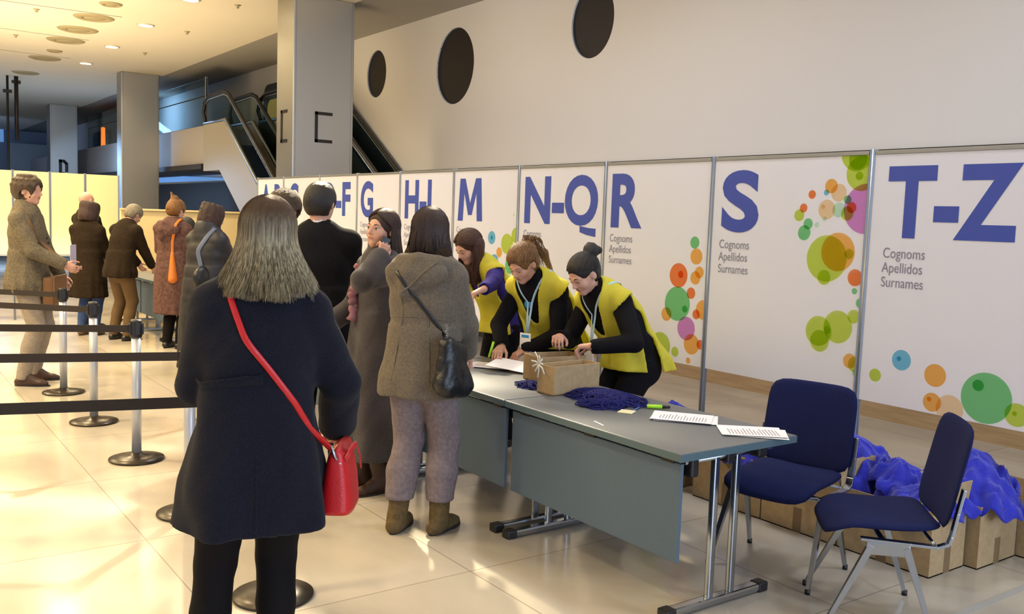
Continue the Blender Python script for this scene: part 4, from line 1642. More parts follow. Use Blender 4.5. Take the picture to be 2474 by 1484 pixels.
    # ---- clothes ------------------------------------------------------
    def garment(p, name, mt, off=.02, hem=.5, flare=(.24, .19), sleeve=.016, res=.011, wr=.003, folds=(9, .006, .0, 1.0), cuff=.0, collar=None, hood=False, waist=None, shoulder=.0, hemc=(0, 0), skirt=True, seed=0.0, top=True, sleeve_to=1.0, quilt=0, extra=None, belly=0):
        """coat or jacket; hem is its height over the floor, flare the half widths there"""
        s, b = p.s, p.build
        lo, hi = p.lo.copy(), p.hi.copy()
        lo[:2] -= .05
        hi[:2] += .05
        lo[2] = hem - .03
        g = SDF(lo, hi, res)
        dp = p.fr
        W = waist or (.135 * s * b + off * 1.2)
        g.cone(p.waist, p.chest, W, .15 * s * b + off, .04, flat=(dp, .74))
        g.cone(p.chest, p.shc - p.up * .03 * s, .15 * s * b + off, .138 * s * b + off, .04, flat=(dp, .68))
        g.cone(p.sh[0], p.sh[1], .044 * s + off * .7, .044 * s + off * .7, .05)
        for i in (0, 1):
            g.cone(p.neck - p.up * .035 * s, p.sh[i], .045 * s + off * .8, .044 * s + off * .7 + shoulder, .03)
        hz = p.hip[2]
        if skirt:
            wx = p.waist
            rows = [(hem, p.hip[0] + hemc[0], p.hip[1] + hemc[1], flare[0], flare[1]),
                    (hem + (hz - hem) * .55, p.hip[0] + hemc[0] * .5, p.hip[1] + hemc[1] * .5, flare[0] * .5 + (.165 * s * b + off) * .5 + .01, flare[1] * .5 + (.125 * s * b + off) * .5 + .01),
                    (hz, p.hip[0], p.hip[1], .168 * s * b + off, .128 * s * b + off + belly),
                    (p.waist[2] + .03, p.waist[0], p.waist[1], W, W * .76 + belly * .5)]
            g.loft(rows, .05, folds=folds, sq=2.3)
        for i in (0, 1):
            sg = (-1, 1)[i]
            e = p.el[i]
            g.cone(p.sh[i] - p.up * .01, e, (.050 * s * b + sleeve * .8 + off * .25), .043 * s + sleeve, .03)
            w_ = e + (p.wr[i] - e) * sleeve_to
            f = unit(p.wr[i] - e)
            g.cone(e, w_ - f * .012, .044 * s + sleeve, .033 * s + sleeve + cuff, .015)
            # creases at the elbow
            for q in range(2 if sleeve > .018 else 0):
                c = e + unit(p.sh[i] - e) * (.03 + .05 * q)
                g.ell(c + unit(p.sh[i] + p.wr[i] - 2 * e) * .05, (.03, .03, .012), None, .02, '-')
        if collar == 'high':
            g.cone(p.neck - p.up * .02 * s, p.neck + p.up * .05 * s - p.fr * .01, .07 * s + off * .5, .068 * s + off * .4, .012)
        elif collar == 'fur':
            g.cone(p.neck - p.up * .02 * s - p.fr * .02, p.neck + p.up * .045 * s - p.fr * .02, .085 * s + off, .08 * s + off, .02)
        if hood:
            rt = Matrix(((p.side[0], p.fr[0], p.up[0]), (p.side[1], p.fr[1], p.up[1]), (p.side[2], p.fr[2], p.up[2])))
            at = lambda x, y, z: p.neck + p.side * x * s + p.fr * y * s + p.up * z * s
            g.ell(at(-.01, -.128, -.055), V3(.172, .055, .085) * s, rt, .012)
            g.cone(at(-.05, -.135, -.07), at(-.065, -.150, -.165), .062 * s, .026 * s, .015)
            g.cone(at(.07, -.135, -.05), at(-.055, -.150, -.155), .045 * s, .026 * s, .015)
            ring = [at(-.135, .06, -.045), at(-.15, -.03, -.02), at(-.10, -.10, .0), at(0, -.135, .01), at(.10, -.10, .0), at(.15, -.03, -.02), at(.135, .06, -.045)]
            for a_, b_ in zip(ring[:-1], ring[1:]):
                g.cone(a_, b_, .042 * s, .042 * s, .012)
        if quilt:
            Z = g.x[2]
            g.V += (quilt * (np.abs(np.sin(Z * math.pi / .085)) ** .35 * -1 + .6)).astype(np.float32)[None, None, :]
        if extra:
            extra(g)
        if wr:
            g.wrinkle(wr, 1.0, seed)
        if skirt:
            rows2 = [(hem - .04, p.hip[0] + hemc[0], p.hip[1] + hemc[1], flare[0] - .02, flare[1] - .02), (hem + .14, p.hip[0] + hemc[0], p.hip[1] + hemc[1], flare[0] * .8, flare[1] * .8)]
            g.loft(rows2, .004, '-', folds=(folds[0], folds[1], folds[1], folds[3]) if folds else None)
        for i in (0, 1):
            # open cuffs
            f = unit(p.wr[i] - p.el[i])
            if sleeve_to >= 1:
                g.cone(p.wr[i] - f * .02, p.wr[i] + f * .06, .027 * s + sleeve * .4, .032 * s + sleeve * .4, .002, '-')
        g.cone(p.neck - p.up * .0, p.head_pt(0, -.015, 0), .052 * s, .056 * s, .004, '-')
        me = g.mesh(name)
        o = link(name, me, mt, p.t)
        p.coat_bvh = None
        p.coat_me = me
        return o

    def legs(p, name, mt, off=.014, res=.011, wr=.003, top=None, ankle=.0, to=.06, bag=0.0, seed=.0):
        s, b = p.s, p.build
        lo, hi = p.lo.copy(), p.hi.copy()
        hi[2] = p.hip[2] + .12
        lo[2] = to - .02
        g = SDF(lo, hi, res)
        dp = p.fr
        g.cone(p.hip - V3(0, 0, .03), p.waist if top is None else p.hip + V3(0, 0, .05), .158 * s * b + off, .13 * s * b + off, .03, flat=(V3(0, 1, 0), .74))
        g.ell(p.hip + V3(-.07, -.06, -.05) * s, V3(.09, .08, .10) * s * b, None, .03)
        g.ell(p.hip + V3(.07, -.06, -.05) * s, V3(.09, .08, .10) * s * b, None, .03)
        for i in (0, 1):
            g.cone(p.hj[i], p.kn[i], .088 * s * b + off, .058 * s + off, .02)
            mid = p.kn[i] * .6 + p.an[i] * .4 + V3(0, -.012, 0)
            g.cone(p.kn[i], mid, .056 * s + off, .054 * s + off + bag, .02)
            an = p.an[i].copy()
            k = max(0, (p.kn[i][2] - to) / (p.kn[i][2] - an[2] + 1e-6))
            end = p.kn[i] + (an - p.kn[i]) * min(k, 1.05)
            g.cone(mid, end, .054 * s + off + bag, .040 * s + off + ankle, .02)
        if wr:
            g.wrinkle(wr, 1.2, seed, lambda z: .35 + 1.1 * np.exp(-((z - .50) / .12) ** 2) + 1.2 * np.exp(-((z - to - .08) / .1) ** 2))
        me = g.mesh(name)
        return link(name, me, mt, p.t)

    def shoes(p, mt, sole=None, boot=0.0, res=.008, name='shoe', heel=.0, wid=1.0, slim=0):
        s = p.s
        for i in (0, 1):
            f = p.feet[i]
            d = V3(-math.sin(R(f[2])), math.cos(R(f[2])), 0)
            a = V3(f[0], f[1], 0)
            g = SDF(a - V3(.2, .2, .02), a + V3(.2, .24, .12 + boot), res if boot == 0 else .009)
            w_ = wid
            g.cone(a - d * .055 * s + V3(0, 0, .036), a + d * .12 * s + V3(0, 0, .026), .040 * s * w_, .036 * s * w_, .015)
            g.cone(a + d * .12 * s + V3(0, 0, .026), a + d * .155 * s + V3(0, 0, .022), .034 * s * w_, .026 * s * w_, .01)
            g.cone(a + d * .06 * s + V3(0, 0, .05), p.an[i] + V3(0, 0, .01), .034 * s * w_, .043 * s, .02)
            if boot:
                g.cone(p.an[i] + V3(0, 0, -.02), p.an[i] + (p.kn[i] - p.an[i]) * (boot / .40), .052 * s - slim, .060 * s - slim, .015)
                g.wrinkle(.0022, 1.6, 2.0)
            # flat sole
            sl, (X, Y, Z) = g.sub(a - V3(.2, .2, .02), a + V3(.2, .24, .1))
            g.put(sl, (Z - .004) + 0 * X + 0 * Y, .002, '-') if False else None
            g.V = np.maximum(g.V, (.004 - g.x[2])[None, None, :].astype(np.float32) + 0 * g.V)
            me = g.mesh(name)
            o = link(name, me, mt, p.t)
            m = MB()
            sd = V3(d[1], -d[0], 0)
            pts = []
            for k in range(24):
                an = 2 * math.pi * k / 24
                x, y = math.cos(an), math.sin(an)
                wx_ = (.044 if y > 0 else .036) * s * w_
                q = a + sd * x * wx_ + d * (.05 + y * .145) * s
                pts.append(Vector((q[0], q[1], .0)))
            m.poly(pts, (0, 0, .014 + heel))
            m.build('sole', sole or M['black'], o)

    # ---- hair ---------------------------------------------------------
    def hair(p, mt, kind='short', length=.3, vol=.014, strands=0, seed=1, extra=None, back=None, cover=.0, part=0, res=.008, groove=.0014):
        s = p.s
        h = p.head_pt
        g = SDF(p.hc - V3(.30, .34, .62), p.hc + V3(.30, .30, .26), res)
        rh = p.Rh
        g.ell(h(0, -.016, .032), V3(.076 + vol, .100 + vol, .088 + vol) * s, rh, .02)
        g.ell(h(0, -.035, -.01), V3(.072 + vol, .072 + vol, .085) * s, rh, .03)
        if extra:
            extra(g, h, rh)
        # clear the face
        fz = .040 - cover
        g.ell(h(0, .085, -.04), V3(.064 - cover * .5, .065, .094) * s, rh, .012, '-')
        g.ell(h(0, .105, fz - .02), V3(.055, .045, .045) * s, rh, .02, '-')
        if kind == 'short':
            for q in (-1, 1):
                g.ell(h(q * .085, .012, -.035), V3(.03, .045, .05) * s, rh, .01, '-')
            g.ell(h(0, -.02, -.12), V3(.12, .12, .045) * s, rh, .02, '-')
        dx, dy = g.x[0][:, None, None] - p.hc[0], g.x[1][None, :, None] - p.hc[1]
        g.V += (groove * np.sin(46 * np.arctan2(dx, dy) + 2.5 * np.sin(17 * g.x[2][None, None, :] + seed) + seed)).astype(np.float32)
        me = g.mesh('hair')
        o = link('hair', me, mt, p.t)
        p.hair_me = me
        return o


def hair_strands(p, mt, paths, rad, name='hair_strands', parent=None, n=4, flatk=1.0):
    """many thin tapering strands as one mesh"""
    m = MB()
    V, F = [], []
    for pts in paths:
        k = len(pts)
        base = len(V)
        for i, q in enumerate(pts):
            a, b = pts[max(0, i - 1)], pts[min(k - 1, i + 1)]
            t = unit(b - a)
            o_ = q - p.hc + V3(0, 0, .3) * (q[2] < p.hc[2] - .1)
            u = np.cross(t, o_)
            u = unit(u) if np.linalg.norm(u) > 1e-4 else unit(np.cross(t, V3(.7, .6, .1)))
            v = np.cross(t, u)
            r = rad * (1 - .75 * max(0, i / (k - 1) - .55) / .45)
            for j in range(n):
                an = 2 * math.pi * j / n
                V.append(q + (u * math.cos(an) + v * math.sin(an)) * r)
        for i in range(k - 1):
            for j in range(n):
                F.append((base + i * n + j, base + i * n + (j + 1) % n, base + (i + 1) * n + (j + 1) % n, base + (i + 1) * n + j))
    me = bpy.data.meshes.new(name)
    me.from_pydata([tuple(v) for v in V], [], F)
    m.bm.free()
    return link(name, me, mt, parent if parent is not None else p.t, smooth=True)


def fall_paths(p, count, length, rad0, rad1, seed, front=60, rx=.086, ry=.110, rz=.098, wob=.010, steps=14, parting=.0, jit=.05, locks=70, clump=.55, part=0.0):
    """strand paths: from the crown over the skull, then hanging down in locks. front: half angle of the bare face"""
    rnd = random.Random(seed)
    s = p.s
    lk = []
    for k in range(locks):
        lk.append((R(front) + (2 * math.pi - 2 * R(front)) * (k + rnd.uniform(.2, .8)) / locks, rnd.uniform(1 - jit, 1), rnd.uniform(-.012, .016), rnd.uniform(0, 6.28), rnd.uniform(-.5, .5), rnd.random()))
    out = []
    for q_ in range(count):
        ph0, ll, ro, ph, sway, lay = lk[rnd.randrange(locks)]
        dphi = rnd.gauss(0, 1.1 * math.pi / locks)
        layer = rnd.random()
        L = length * ll * rnd.uniform(.9, 1.0)
        kx, ky, kz = rx + .009 * layer, ry + .009 * layer, rz + .007 * layer
        a0 = R(rnd.uniform(2, 16))
        n1 = max(6, steps // 2)
        tot = R(96) - a0
        pts = []
        mid = rnd.random() < part
        if mid:
            b0 = R(rnd.uniform(-25, 48))
            sg = 1 if ph0 < math.pi else -1
            D0 = Vector((.03 * sg, math.sin(b0), math.cos(b0))).normalized()
            yb = rnd.uniform(-.45, .12)
            D1 = Vector((sg * .97, yb, -.18)).normalized()
            ph0 = math.atan2(D1.x, D1.y) % (2 * math.pi)
            dphi = 0
            for k in range(n1):
                v_ = D0.slerp(D1, k / (n1 - 1))
                v_ = (v_ + Vector((0, .12 * math.sin(math.pi * k / (n1 - 1)) * (b0 > .4), 0))).normalized()
                pts.append(p.head_pt(v_.x * kx, v_.y * ky - .016, v_.z * kz + .032))
        for k in range(0 if mid else n1):
            al = a0 + tot * k / (n1 - 1)
            phi = ph0 + dphi
            x = math.sin(phi) * math.sin(al) * kx + parting * (1 - al / 1.7)
            y = math.cos(phi) * math.sin(al) * ky - .016
            z = math.cos(al) * kz + .032
            pts.append(p.head_pt(x, y, z))
        endp = pts[-1]
        outw = np.array(p.Rh @ Vector((math.sin(ph0 + dphi), math.cos(ph0 + dphi), 0)))
        outw[2] = 0
        outw = unit(outw)
        tang = V3(-outw[1], outw[0], 0)
        n2 = steps - n1
        for k in range(1, n2 + 1):
            t = k / n2
            r = (rad0 + ro * .5) * t * t * (3 - 2 * t) + (rad1 - rad0 + ro) * t * t
            side = (-dphi * clump * .11 * t + wob * math.sin(ph + 4.5 * t) * t + sway * .03 * t * t)
            q = endp + V3(0, 0, -1) * L * t * s + outw * r * s + tang * side
            pts.append(q)
        out.append(pts)
    return out


def wrap(p, objs, centre, dirs, off=.006, n=10, push=()):
    """points on the outside of the clothes, seen from centre along (azimuth, elevation) directions; azimuth 0 = front, 90 = right"""
    trees = []
    for o in objs:
        me = o.data
        co = np.empty(len(me.vertices) * 3, np.float32)
        me.vertices.foreach_get('co', co)
        fv = np.empty(len(me.loops), np.int32)
        me.loops.foreach_get('vertex_index', fv)
        trees.append(BVHTree.FromPolygons(co.reshape(-1, 3).tolist(), fv.reshape(-1, 4).tolist()))
    D = [Vector((math.sin(R(a)) * math.cos(R(e)), math.cos(R(a)) * math.cos(R(e)), math.sin(R(e)))) for a, e in dirs]
    c = Vector(centre)
    pts, ups = [], []
    for i in range(len(D) - 1):
        for k in range(n + (1 if i == len(D) - 2 else 0)):
            d = D[i].slerp(D[i + 1], k / n)
            best = None
            for t in trees:
                h = t.ray_cast(c + d * .9, -d, 1.0)
                if h[0] is not None and (best is None or (h[0] - c).length > (best - c).length):
                    best = h[0]
            if best is None:
                continue
            pts.append(best + d * off)
            ups.append(d)
    for _ in range(3):
        pts = [pts[0]] + [(pts[k - 1] + pts[k] * 2 + pts[k + 1]) / 4 for k in range(1, len(pts) - 1)] + [pts[-1]]
    # keep the strap outside the cloth
    return pts, ups


def ribbon(name, pts, ups, width, mt, parent, thick=.0035):
    m = MB()
    m.tube(pts, 1.0, 8, flat=(width / 2, thick / 2), ups=ups)
    return m.build(name, mt, parent)


def to_local(xy, rz, w_):
    d = Vector((w_[0] - xy[0], w_[1] - xy[1], w_[2]))
    return np.array(Matrix.Rotation(-rz, 3, 'Z') @ d)


def vest(p, mt, hem=.78, off=.034, flare=(.25, .20), seed=1, hemc=(0, 0), back=0.0):
    s, b = p.s, p.build
    lo, hi = p.lo.copy(), p.hi.copy()
    lo[:2] -= .1
    hi[:2] += .1
    lo[2] = hem - .02
    g = SDF(lo, hi, .0085)
    dp = p.fr

    def trunk(o):
        W = .138 * s * b + o
        g.cone(p.waist, p.chest, W, .152 * s * b + o, .03, flat=(dp, .80))
        g.cone(p.chest, p.shc - p.up * .03 * s, .152 * s * b + o, .142 * s * b + o, .03, flat=(dp, .72))
        for i in (0, 1):
            d = unit(p.sh[i] - p.shc)
            g.cone(p.neck - p.up * .05 * s, p.sh[i] + d * .015, .045 * s + o * .8, .056 * s + o * .8, .03)
        rows = [(hem - .04, p.hip[0] + hemc[0], p.hip[1] + hemc[1] - back * .5, flare[0], flare[1] + back * .5),
                (p.hip[2] + .04, p.hip[0], p.hip[1] - back * .2, .172 * s * b + o + .01, .14 * s * b + o + back * .2),
                (p.waist[2] + .03, p.waist[0], p.waist[1], W, W * .80)]
        return rows
    rows = trunk(off)
    g.loft(rows, .04, folds=(7, .010, .003, seed))
    g.wrinkle(.0026, .8, seed)
    V0 = g.V.copy()
    g.V = np.maximum(V0, -(V0 + .017))
    # neck and arm openings, open hem
    g.cone(p.neck - p.up * .06 * s + dp * .05, p.neck + p.up * .2 + dp * .05, .085 * s, .13 * s, .01, '-')
    g.cone(p.neck - p.up * .26 * s + dp * .20, p.neck + p.up * .02 + dp * .10, .02 * s, .09 * s, .01, '-')
    g.cone(p.neck - p.up * .26 * s + dp * .20, p.hip + dp * .36, .02 * s, .012 * s, .01, '-')
    for i in (0, 1):
        d = unit(p.sh[i] - p.shc)
        e = p.el[i]
        a = p.sh[i] + d * .045 - p.up * .03
        g.cone(a, e + (e - p.sh[i]) * .3, .078 * s, .095 * s, .008, '-')
        g.cone(p.sh[i] + d * .06 - p.up * .08, p.chest + d * .24 * s - p.up * .1, .06, .075, .01, '-')
        g.cone(e, p.wr[i], .07 * s, .07 * s, .01, '-')
        g.cone(p.chest + d * .205 * s, p.waist + d * .22 * s, .07, .062, .01, '-')
        g.cone(p.waist + d * .22 * s, p.hip + d * .27 * s - V3(0, 0, .2), .062, .062, .01, '-')
    g.V = np.maximum(g.V, (hem - .0 - g.x[2])[None, None, :].astype(np.float32) + 0 * g.V)
    me = g.mesh('vest')
    return link('vest', me, mt, p.t)


def lanyard(p, mt, objs, drop=.34, badge=True, blue=False, fwdo=.02):
    s = p.s
    c = p.neck - p.up * .12 * s
    end = None
    tips = []
    for q in (-1, 1):
        pts, ups = wrap(p, objs, c, [(q * 150, 62), (q * 80, 60), (q * 32, 28), (q * 8, -20)], .006, 6)
        top = pts
        b_ = Vector(p.chest) + Vector(p.fr) * .17 * s + Vector((0, 0, -.02))
        last = pts[-1]
        tgt = Vector((last.x * .2, last.y + fwdo, last.z - drop * .5))
        pts = pts + [last.lerp(tgt, .5), tgt]
        ups = ups + [Vector(p.fr)] * 2
        ribbon('lanyard_band', pts, ups, .016, mt, p.t, .003)
        end = tgt
    if badge:
        m = MB()
        m.box((-.045, -.003, -.13), (.045, .003, 0), .002)
        m.bm.transform(Matrix.Translation(end + Vector((0, .012, 0))))
        bd = m.build('badge', M['paper'], p.t)
        m = MB()
        m.box((-.045, .0032, -.128), (.045, .0045, -.10))
        m.box((-.03, .0032, -.03), (.03, .0045, -.012))
        m.bm.transform(Matrix.Translation(end + Vector((0, .012, 0))))
        m.build('badge_print', M['badge_blue'], bd)


def swept_hair(p, mt, target, n=240, a0=128, rad=.0024, r=(.084, .108, .098), zf=.62, seed=1):
    """fine strands combed from the hairline back to a knot"""
    rnd = random.Random(seed)
    T = Vector(target).normalized()
    out = []
    for j in range(n):
        a = R(-a0 + 2 * a0 * (j + rnd.random()) / n)
        z0 = zf * math.cos(a) - .08 + rnd.uniform(-.02, .06)
        D = Vector((math.sin(a), math.cos(a), z0)).normalized()
        e = rnd.uniform(0, .004)
        T2 = (T + Vector((rnd.uniform(-.12, .12), 0, rnd.uniform(-.12, .12)))).normalized()
        out.append([p.head_pt(v.x * (r[0] + e), v.y * (r[1] + e) - .016, v.z * (r[2] + e) + .032) for v in [D.slerp(T2, k / 9) for k in range(10)]])
    hair_strands(p, mt, out, rad, n=3)
# ------------------------------------------------------------------ cloth and hair materials
M['navy_wool'] = mat('navy_wool', '#14151f', .95, noise=(220, '#1c1e2c', 3), bump=(300, .5), sheen=.05)
M['grey_wool'] = mat('grey_wool', '#403c3f', .95, noise=(160, '#4e494c', 3), bump=(260, .4), sheen=.2)
M['parka'] = mat('taupe_parka', '#5c544b', .85, noise=(90, '#6a6156', 3), bump=(40, .3), sheen=.1)
M['parka_fur'] = mat('dark_fur', '#2a2019', .95, noise=(60, '#3a2c22', 4), bump=(90, 1))
M['black_suit'] = mat('black_suit', '#100f13', .85, noise=(120, '#17161b', 2))
M['black_knit'] = mat('black_knit', '#0d0c10', .9, noise=(200, '#141318', 2), bump=(220, .3))
M['tights'] = mat('black_tights', '#110e11', .8)
M['mauve_trousers'] = mat('mauve_trousers', '#6f6468', .9, noise=(50, '#7d7276', 3), bump=(60, .2))
M['suede'] = mat('brown_suede', '#54462f', .95, noise=(40, '#655539', 3), bump=(120, .3))
M['sole_dark'] = mat('dark_sole', '#221c18', .7)
M['brown_leather'] = mat('brown_leather', '#3b241a', .5)
M['jeans'] = mat('blue_jeans', '#34466f', .9, noise=(120, '#3e5384', 2))
M['purple_knit'] = mat('purple_knit', '#2b2266', .9, noise=(100, '#33297a', 2))
M['red_bag'] = mat('red_leather', '#c3161f', .38, bump=(160, .15), coat=.2)
M['black_bag'] = mat('black_leather', '#0d1118', .38, bump=(50, .3))
M['scarf_pink'] = mat('pink_scarf', '#7f6570', .95, noise=(30, '#94606c', 3))
M['phone'] = mat('phone_black', '#141416', .2)
M['tweed'] = mat('grey_tweed', '#5d5648', .95, noise=(60, '#746a58', 4), bump=(90, .3))
M['light_trousers'] = mat('light_grey_trousers', '#8b8178', .9, noise=(40, '#978c80', 2))
M['tan_leather'] = mat('tan_leather', '#6e4c2e', .6)
M['dark_coat'] = mat('dark_brown_coat', '#221a12', .95, noise=(60, '#2c2218', 2))
M['charcoal_coat'] = mat('charcoal_coat', '#26211f', .9, noise=(60, '#302a28', 2))
M['tan_trousers'] = mat('tan_trousers', '#5f4c36', .9)
M['mauve_coat'] = mat('mauve_coat', '#513a36', .9, noise=(30, '#644a46', 3), bump=(50, .3))
M['orange_scarf'] = mat('orange_leather', '#c46c1e', .6)
M['puffer'] = mat('black_puffer', '#15151b', .55, noise=(30, '#1d1d26', 2))
M['grey_strap'] = mat('grey_blue_strap', '#56617c', .6)
M['shirt'] = mat('lilac_shirt', '#b9b4cc', .8)
M['white_shirt'] = mat('pale_collar', '#d7d2dd', .8)
M['badge_blue'] = mat('badge_blue', '#2f8fd0', .5)
M['lanyard_blue'] = mat('pale_blue_ribbon', '#9fc3e2', .6)
m_ = mat('yellow_mesh_vest', '#f6ec5a', .75, noise=(25, '#efe44c', 3), bump=(600, .2))
nt = m_.node_tree
b_ = nt.nodes['Principled BSDF']
tl = nt.nodes.new('ShaderNodeBsdfTranslucent')
tl.inputs[0].default_value = (*lin('#f4e21c'), 1)
mx = nt.nodes.new('ShaderNodeMixShader')
mx.inputs[0].default_value = .35
nt.links.new(b_.outputs[0], mx.inputs[1])
nt.links.new(tl.outputs[0], mx.inputs[2])
tp = nt.nodes.new('ShaderNodeBsdfTransparent')
tp.inputs[0].default_value = (*lin('#e8e860'), 1)
mx2 = nt.nodes.new('ShaderNodeMixShader')
mx2.inputs[0].default_value = .26
nt.links.new(mx.outputs[0], mx2.inputs[1])
nt.links.new(tp.outputs[0], mx2.inputs[2])
nt.links.new(mx2.outputs[0], nt.nodes['Material Output'].inputs[0])
M['vest'] = m_


def hairmat(name, a, b, c=None, rough=.45, zsplit=None):
    m = mat(name, a, rough, noise=(9, b, 2), scale=(14, 14, .8), bump=(40, .5))
    m.node_tree.nodes['Principled BSDF'].inputs['Anisotropic'].default_value = .5
    if c:
        nt = m.node_tree
        b_ = nt.nodes['Principled BSDF']
        old = b_.inputs['Base Color'].links[0].from_socket
        tc = nt.nodes.new('ShaderNodeTexCoord')
        sp = nt.nodes.new('ShaderNodeSeparateXYZ')
        mr = nt.nodes.new('ShaderNodeMapRange')
        mr.inputs[1].default_value, mr.inputs[2].default_value = zsplit
        nt.links.new(tc.outputs['Object'], sp.inputs[0])
        nt.links.new(sp.outputs[2], mr.inputs[0])
        mx = nt.nodes.new('ShaderNodeMix')
        mx.data_type = 'RGBA'
        mx.inputs[7].default_value = (*lin(c), 1)
        nt.links.new(mr.outputs[0], mx.inputs[0])
        nt.links.new(old, mx.inputs[6])
        nt.links.new(mx.outputs[2], b_.inputs['Base Color'])
    return m


M['blonde'] = hairmat('ash_blonde_hair', '#b8ab8c', '#75684e', '#4a3018', zsplit=(1.60, 1.705))
M['brown_hair'] = hairmat('dark_brown_hair', '#2a1812', '#3d241a')
M['black_hair'] = hairmat('black_hair', '#0e0b0c', '#1b1616')
M['auburn_hair'] = hairmat('auburn_hair', '#4a2410', '#2c160e')
M['honey_hair'] = hairmat('honey_hair', '#8a6234', '#5a3a1c')
M['ginger_hair'] = hairmat('ginger_hair', '#8e4c24', '#6a3418')
M['golden_hair'] = hairmat('golden_hair', '#8a5c24', '#5e3a14')
M['curly_brown'] = hairmat('curly_brown_hair', '#30210f', '#46321a')
M['grey_hair'] = hairmat('grey_hair', '#8a8170', '#6e6656')

for k_ in M.values():
    b__ = k_.node_tree.nodes.get('Principled BSDF')
    if b__ and b__.inputs['Roughness'].default_value >= .79 and b__.inputs['Metallic'].default_value == 0:
        b__.inputs['Specular IOR Level'].default_value = .15

# ================================================================== 1 the blonde woman seen from behind
BX, BR = (1.135, 2.95), R(-18)
p = Person('person', 'woman seen from behind with straight ash blonde hair and a long navy wool coat', BX, BR, 1.70, lean=2, side=3.5, head=(-6, -2, 3),
           hands=((-.16, .30, 1.03), (.255, .22, .93)), elbows=((-.6, -1, -.5), (.7, -1.0, -.3)), feet=[(-.21, .0, 12), (.03, .05, -6)], hip=(-.045, 0, 0), build=1.08, curl=(.6, .9), palm=(None, (-1, .2, 0)), shrug=-.012, shw=.148)
blonde = p
p.body(res=.013, hres=.010, ears=False)
coat = p.garment('coat', M['navy_wool'], off=.026, hem=.655, flare=(.243, .20), sleeve=.026, res=.009, wr=.0042, folds=(5, .015, .002, 2.1), cuff=.008, collar='high', waist=.166, seed=3.0, hemc=(-.01, 0), shoulder=.006)
# belt at the back, centre seam
for (a0, a1, el) in ((-172, -112, -19),):
    pts, ups = wrap(p, [coat], p.chest, [(178, -34), (-160, -34), (-130, -33), (-100, -32)], .004, 6)
    ribbon('half_belt', pts, ups, .055, M['navy_wool'], coat, .008)
pts, ups = wrap(p, [coat], V3(p.hip[0], p.hip[1], .86), [(180, 20), (181, -10), (181, -45)], .0005, 10)
ribbon('back_seam', pts, ups, .010, M['navy_wool'], coat, .003)
p.legs('trousers', M['tights'], off=.012, res=.012, wr=.0015, to=.09)
p.shoes(M['black_bag'], boot=.0)
p.hair(M['blonde'], 'long', vol=.005)
pa_ = fall_paths(p, 9000, .225, .018, .056, 11, front=52, rx=.087, ry=.111, rz=.100, wob=.008, steps=20, parting=.0, jit=.20, locks=46, clump=.7, part=.12)
hair_strands(p, M['blonde'], pa_, .0014, 'hair_strands', n=3)
# red crossbody bag
pts, ups = wrap(p, [coat], p.chest + V3(0, 0, -.02), [(-60, 74), (-128, 58), (-160, 22), (172, -12), (140, -42), (120, -53)], .006, 8)
hand = Vector(p.wr[1])
bag = thing('handbag', 'small red leather crossbody bag hanging at the hip of the blonde woman', 'handbag', (0, 0, 0), 0)
bag.location = (BX[0], BX[1], 0)
bag.rotation_euler = (0, 0, BR)
be = Vector((.285, .06, .90))
pts2 = pts + [Vector((.205, -.045, .90))]
ups2 = ups + [ups[-1]]
ribbon('strap', pts2, ups2, .022, M['red_bag'], bag, .006)
m = MB()


def bagf(u, v):
    a = 2 * math.pi * u
    ca, sa = math.cos(a), math.sin(a)
    k = (abs(ca) ** 4 + abs(sa) ** 4) ** -.25
    w_ = .135 - .022 * v
    d = .058 * (1 - .55 * v ** 2)
    tp = math.sin(min(1, (1 - abs(2 * v - 1)) * 12) * math.pi / 2)
    return Vector((ca * k * d * (tp * .2 + .8 if 0 < v < 1 else 0), sa * k * w_ * (1 if 0 < v < 1 else 0), v * .235 - .012 * math.cos(a * 2) * v))


m.grid(bagf, 40, 20, True)
mtb = Matrix.Translation((.25, .07, .66)) @ Matrix.Rotation(R(-16), 4, 'Z')
m.bm.transform(mtb)
m.build('bag_body', M['red_bag'], bag)
m = MB()
m.tube([(.03, -.10, .20), (.05, -.05, .235), (.05, .03, .225), (.055, .09, .17), (.06, .10, .12)], 1, 8, flat=(.012, .003), ups=[(1, 0, .3)] * 5)
m.bm.transform(mtb)
m.build('handle', M['red_bag'], bag)
m = MB()
m.tube([(-.01, -.12, .236), (.0, .12, .236)], .004, 8)
m.bm.transform(mtb)
m.build('zip', mat('gold_zip', '#d8a860', .3, .9), bag)
m = MB()
m.tube([Vector((.202, -.048, .915)), Vector((.215, -.045, .875)), Vector((.232, -.035, .85))], .006, 8)
m.lathe([(.008, -.004), (.014, 0), (.008, .004)], 14, (.232, -.035, .85))
m.build('clasp', M['chrome'], bag)

# ================================================================== 2 woman in the taupe parka
XY, RZ = (2.50, 4.20), R(-52)
W = lambda x, y, z: to_local(XY, RZ, (x, y, z))
p = Person('person', 'woman in a hooded taupe parka with dark bobbed hair, standing at the table', XY, RZ, 1.70, lean=5, side=0, head=(8, 8, 0),
           hands=((-.12, .44, 1.03), to_local(XY, RZ, on_x(1128, 850, 2.80))), elbows=((-.7, -.8, -.6), (.8, -.7, -.6)), feet=[(-.15, -.03, 2), (.07, .03, -12)], hip=(-.04, 0, 0), shw=.142, build=1.02, curl=(.5, .45), palm=(None, (0, .2, -1)))
p.body(res=.012, hres=.009, ears=False)
coat = p.garment('parka', M['parka'], off=.036, hem=.755, flare=(.235, .19), sleeve=.024, res=.009, wr=.0034, folds=(6, .006, .002, .7), hood=True, waist=.178, seed=1.3, quilt=.0016)
pts, ups = wrap(p, [coat], p.chest, [(199, 17), (180, 33), (160, 44), (140, 52)], .0015, 6)
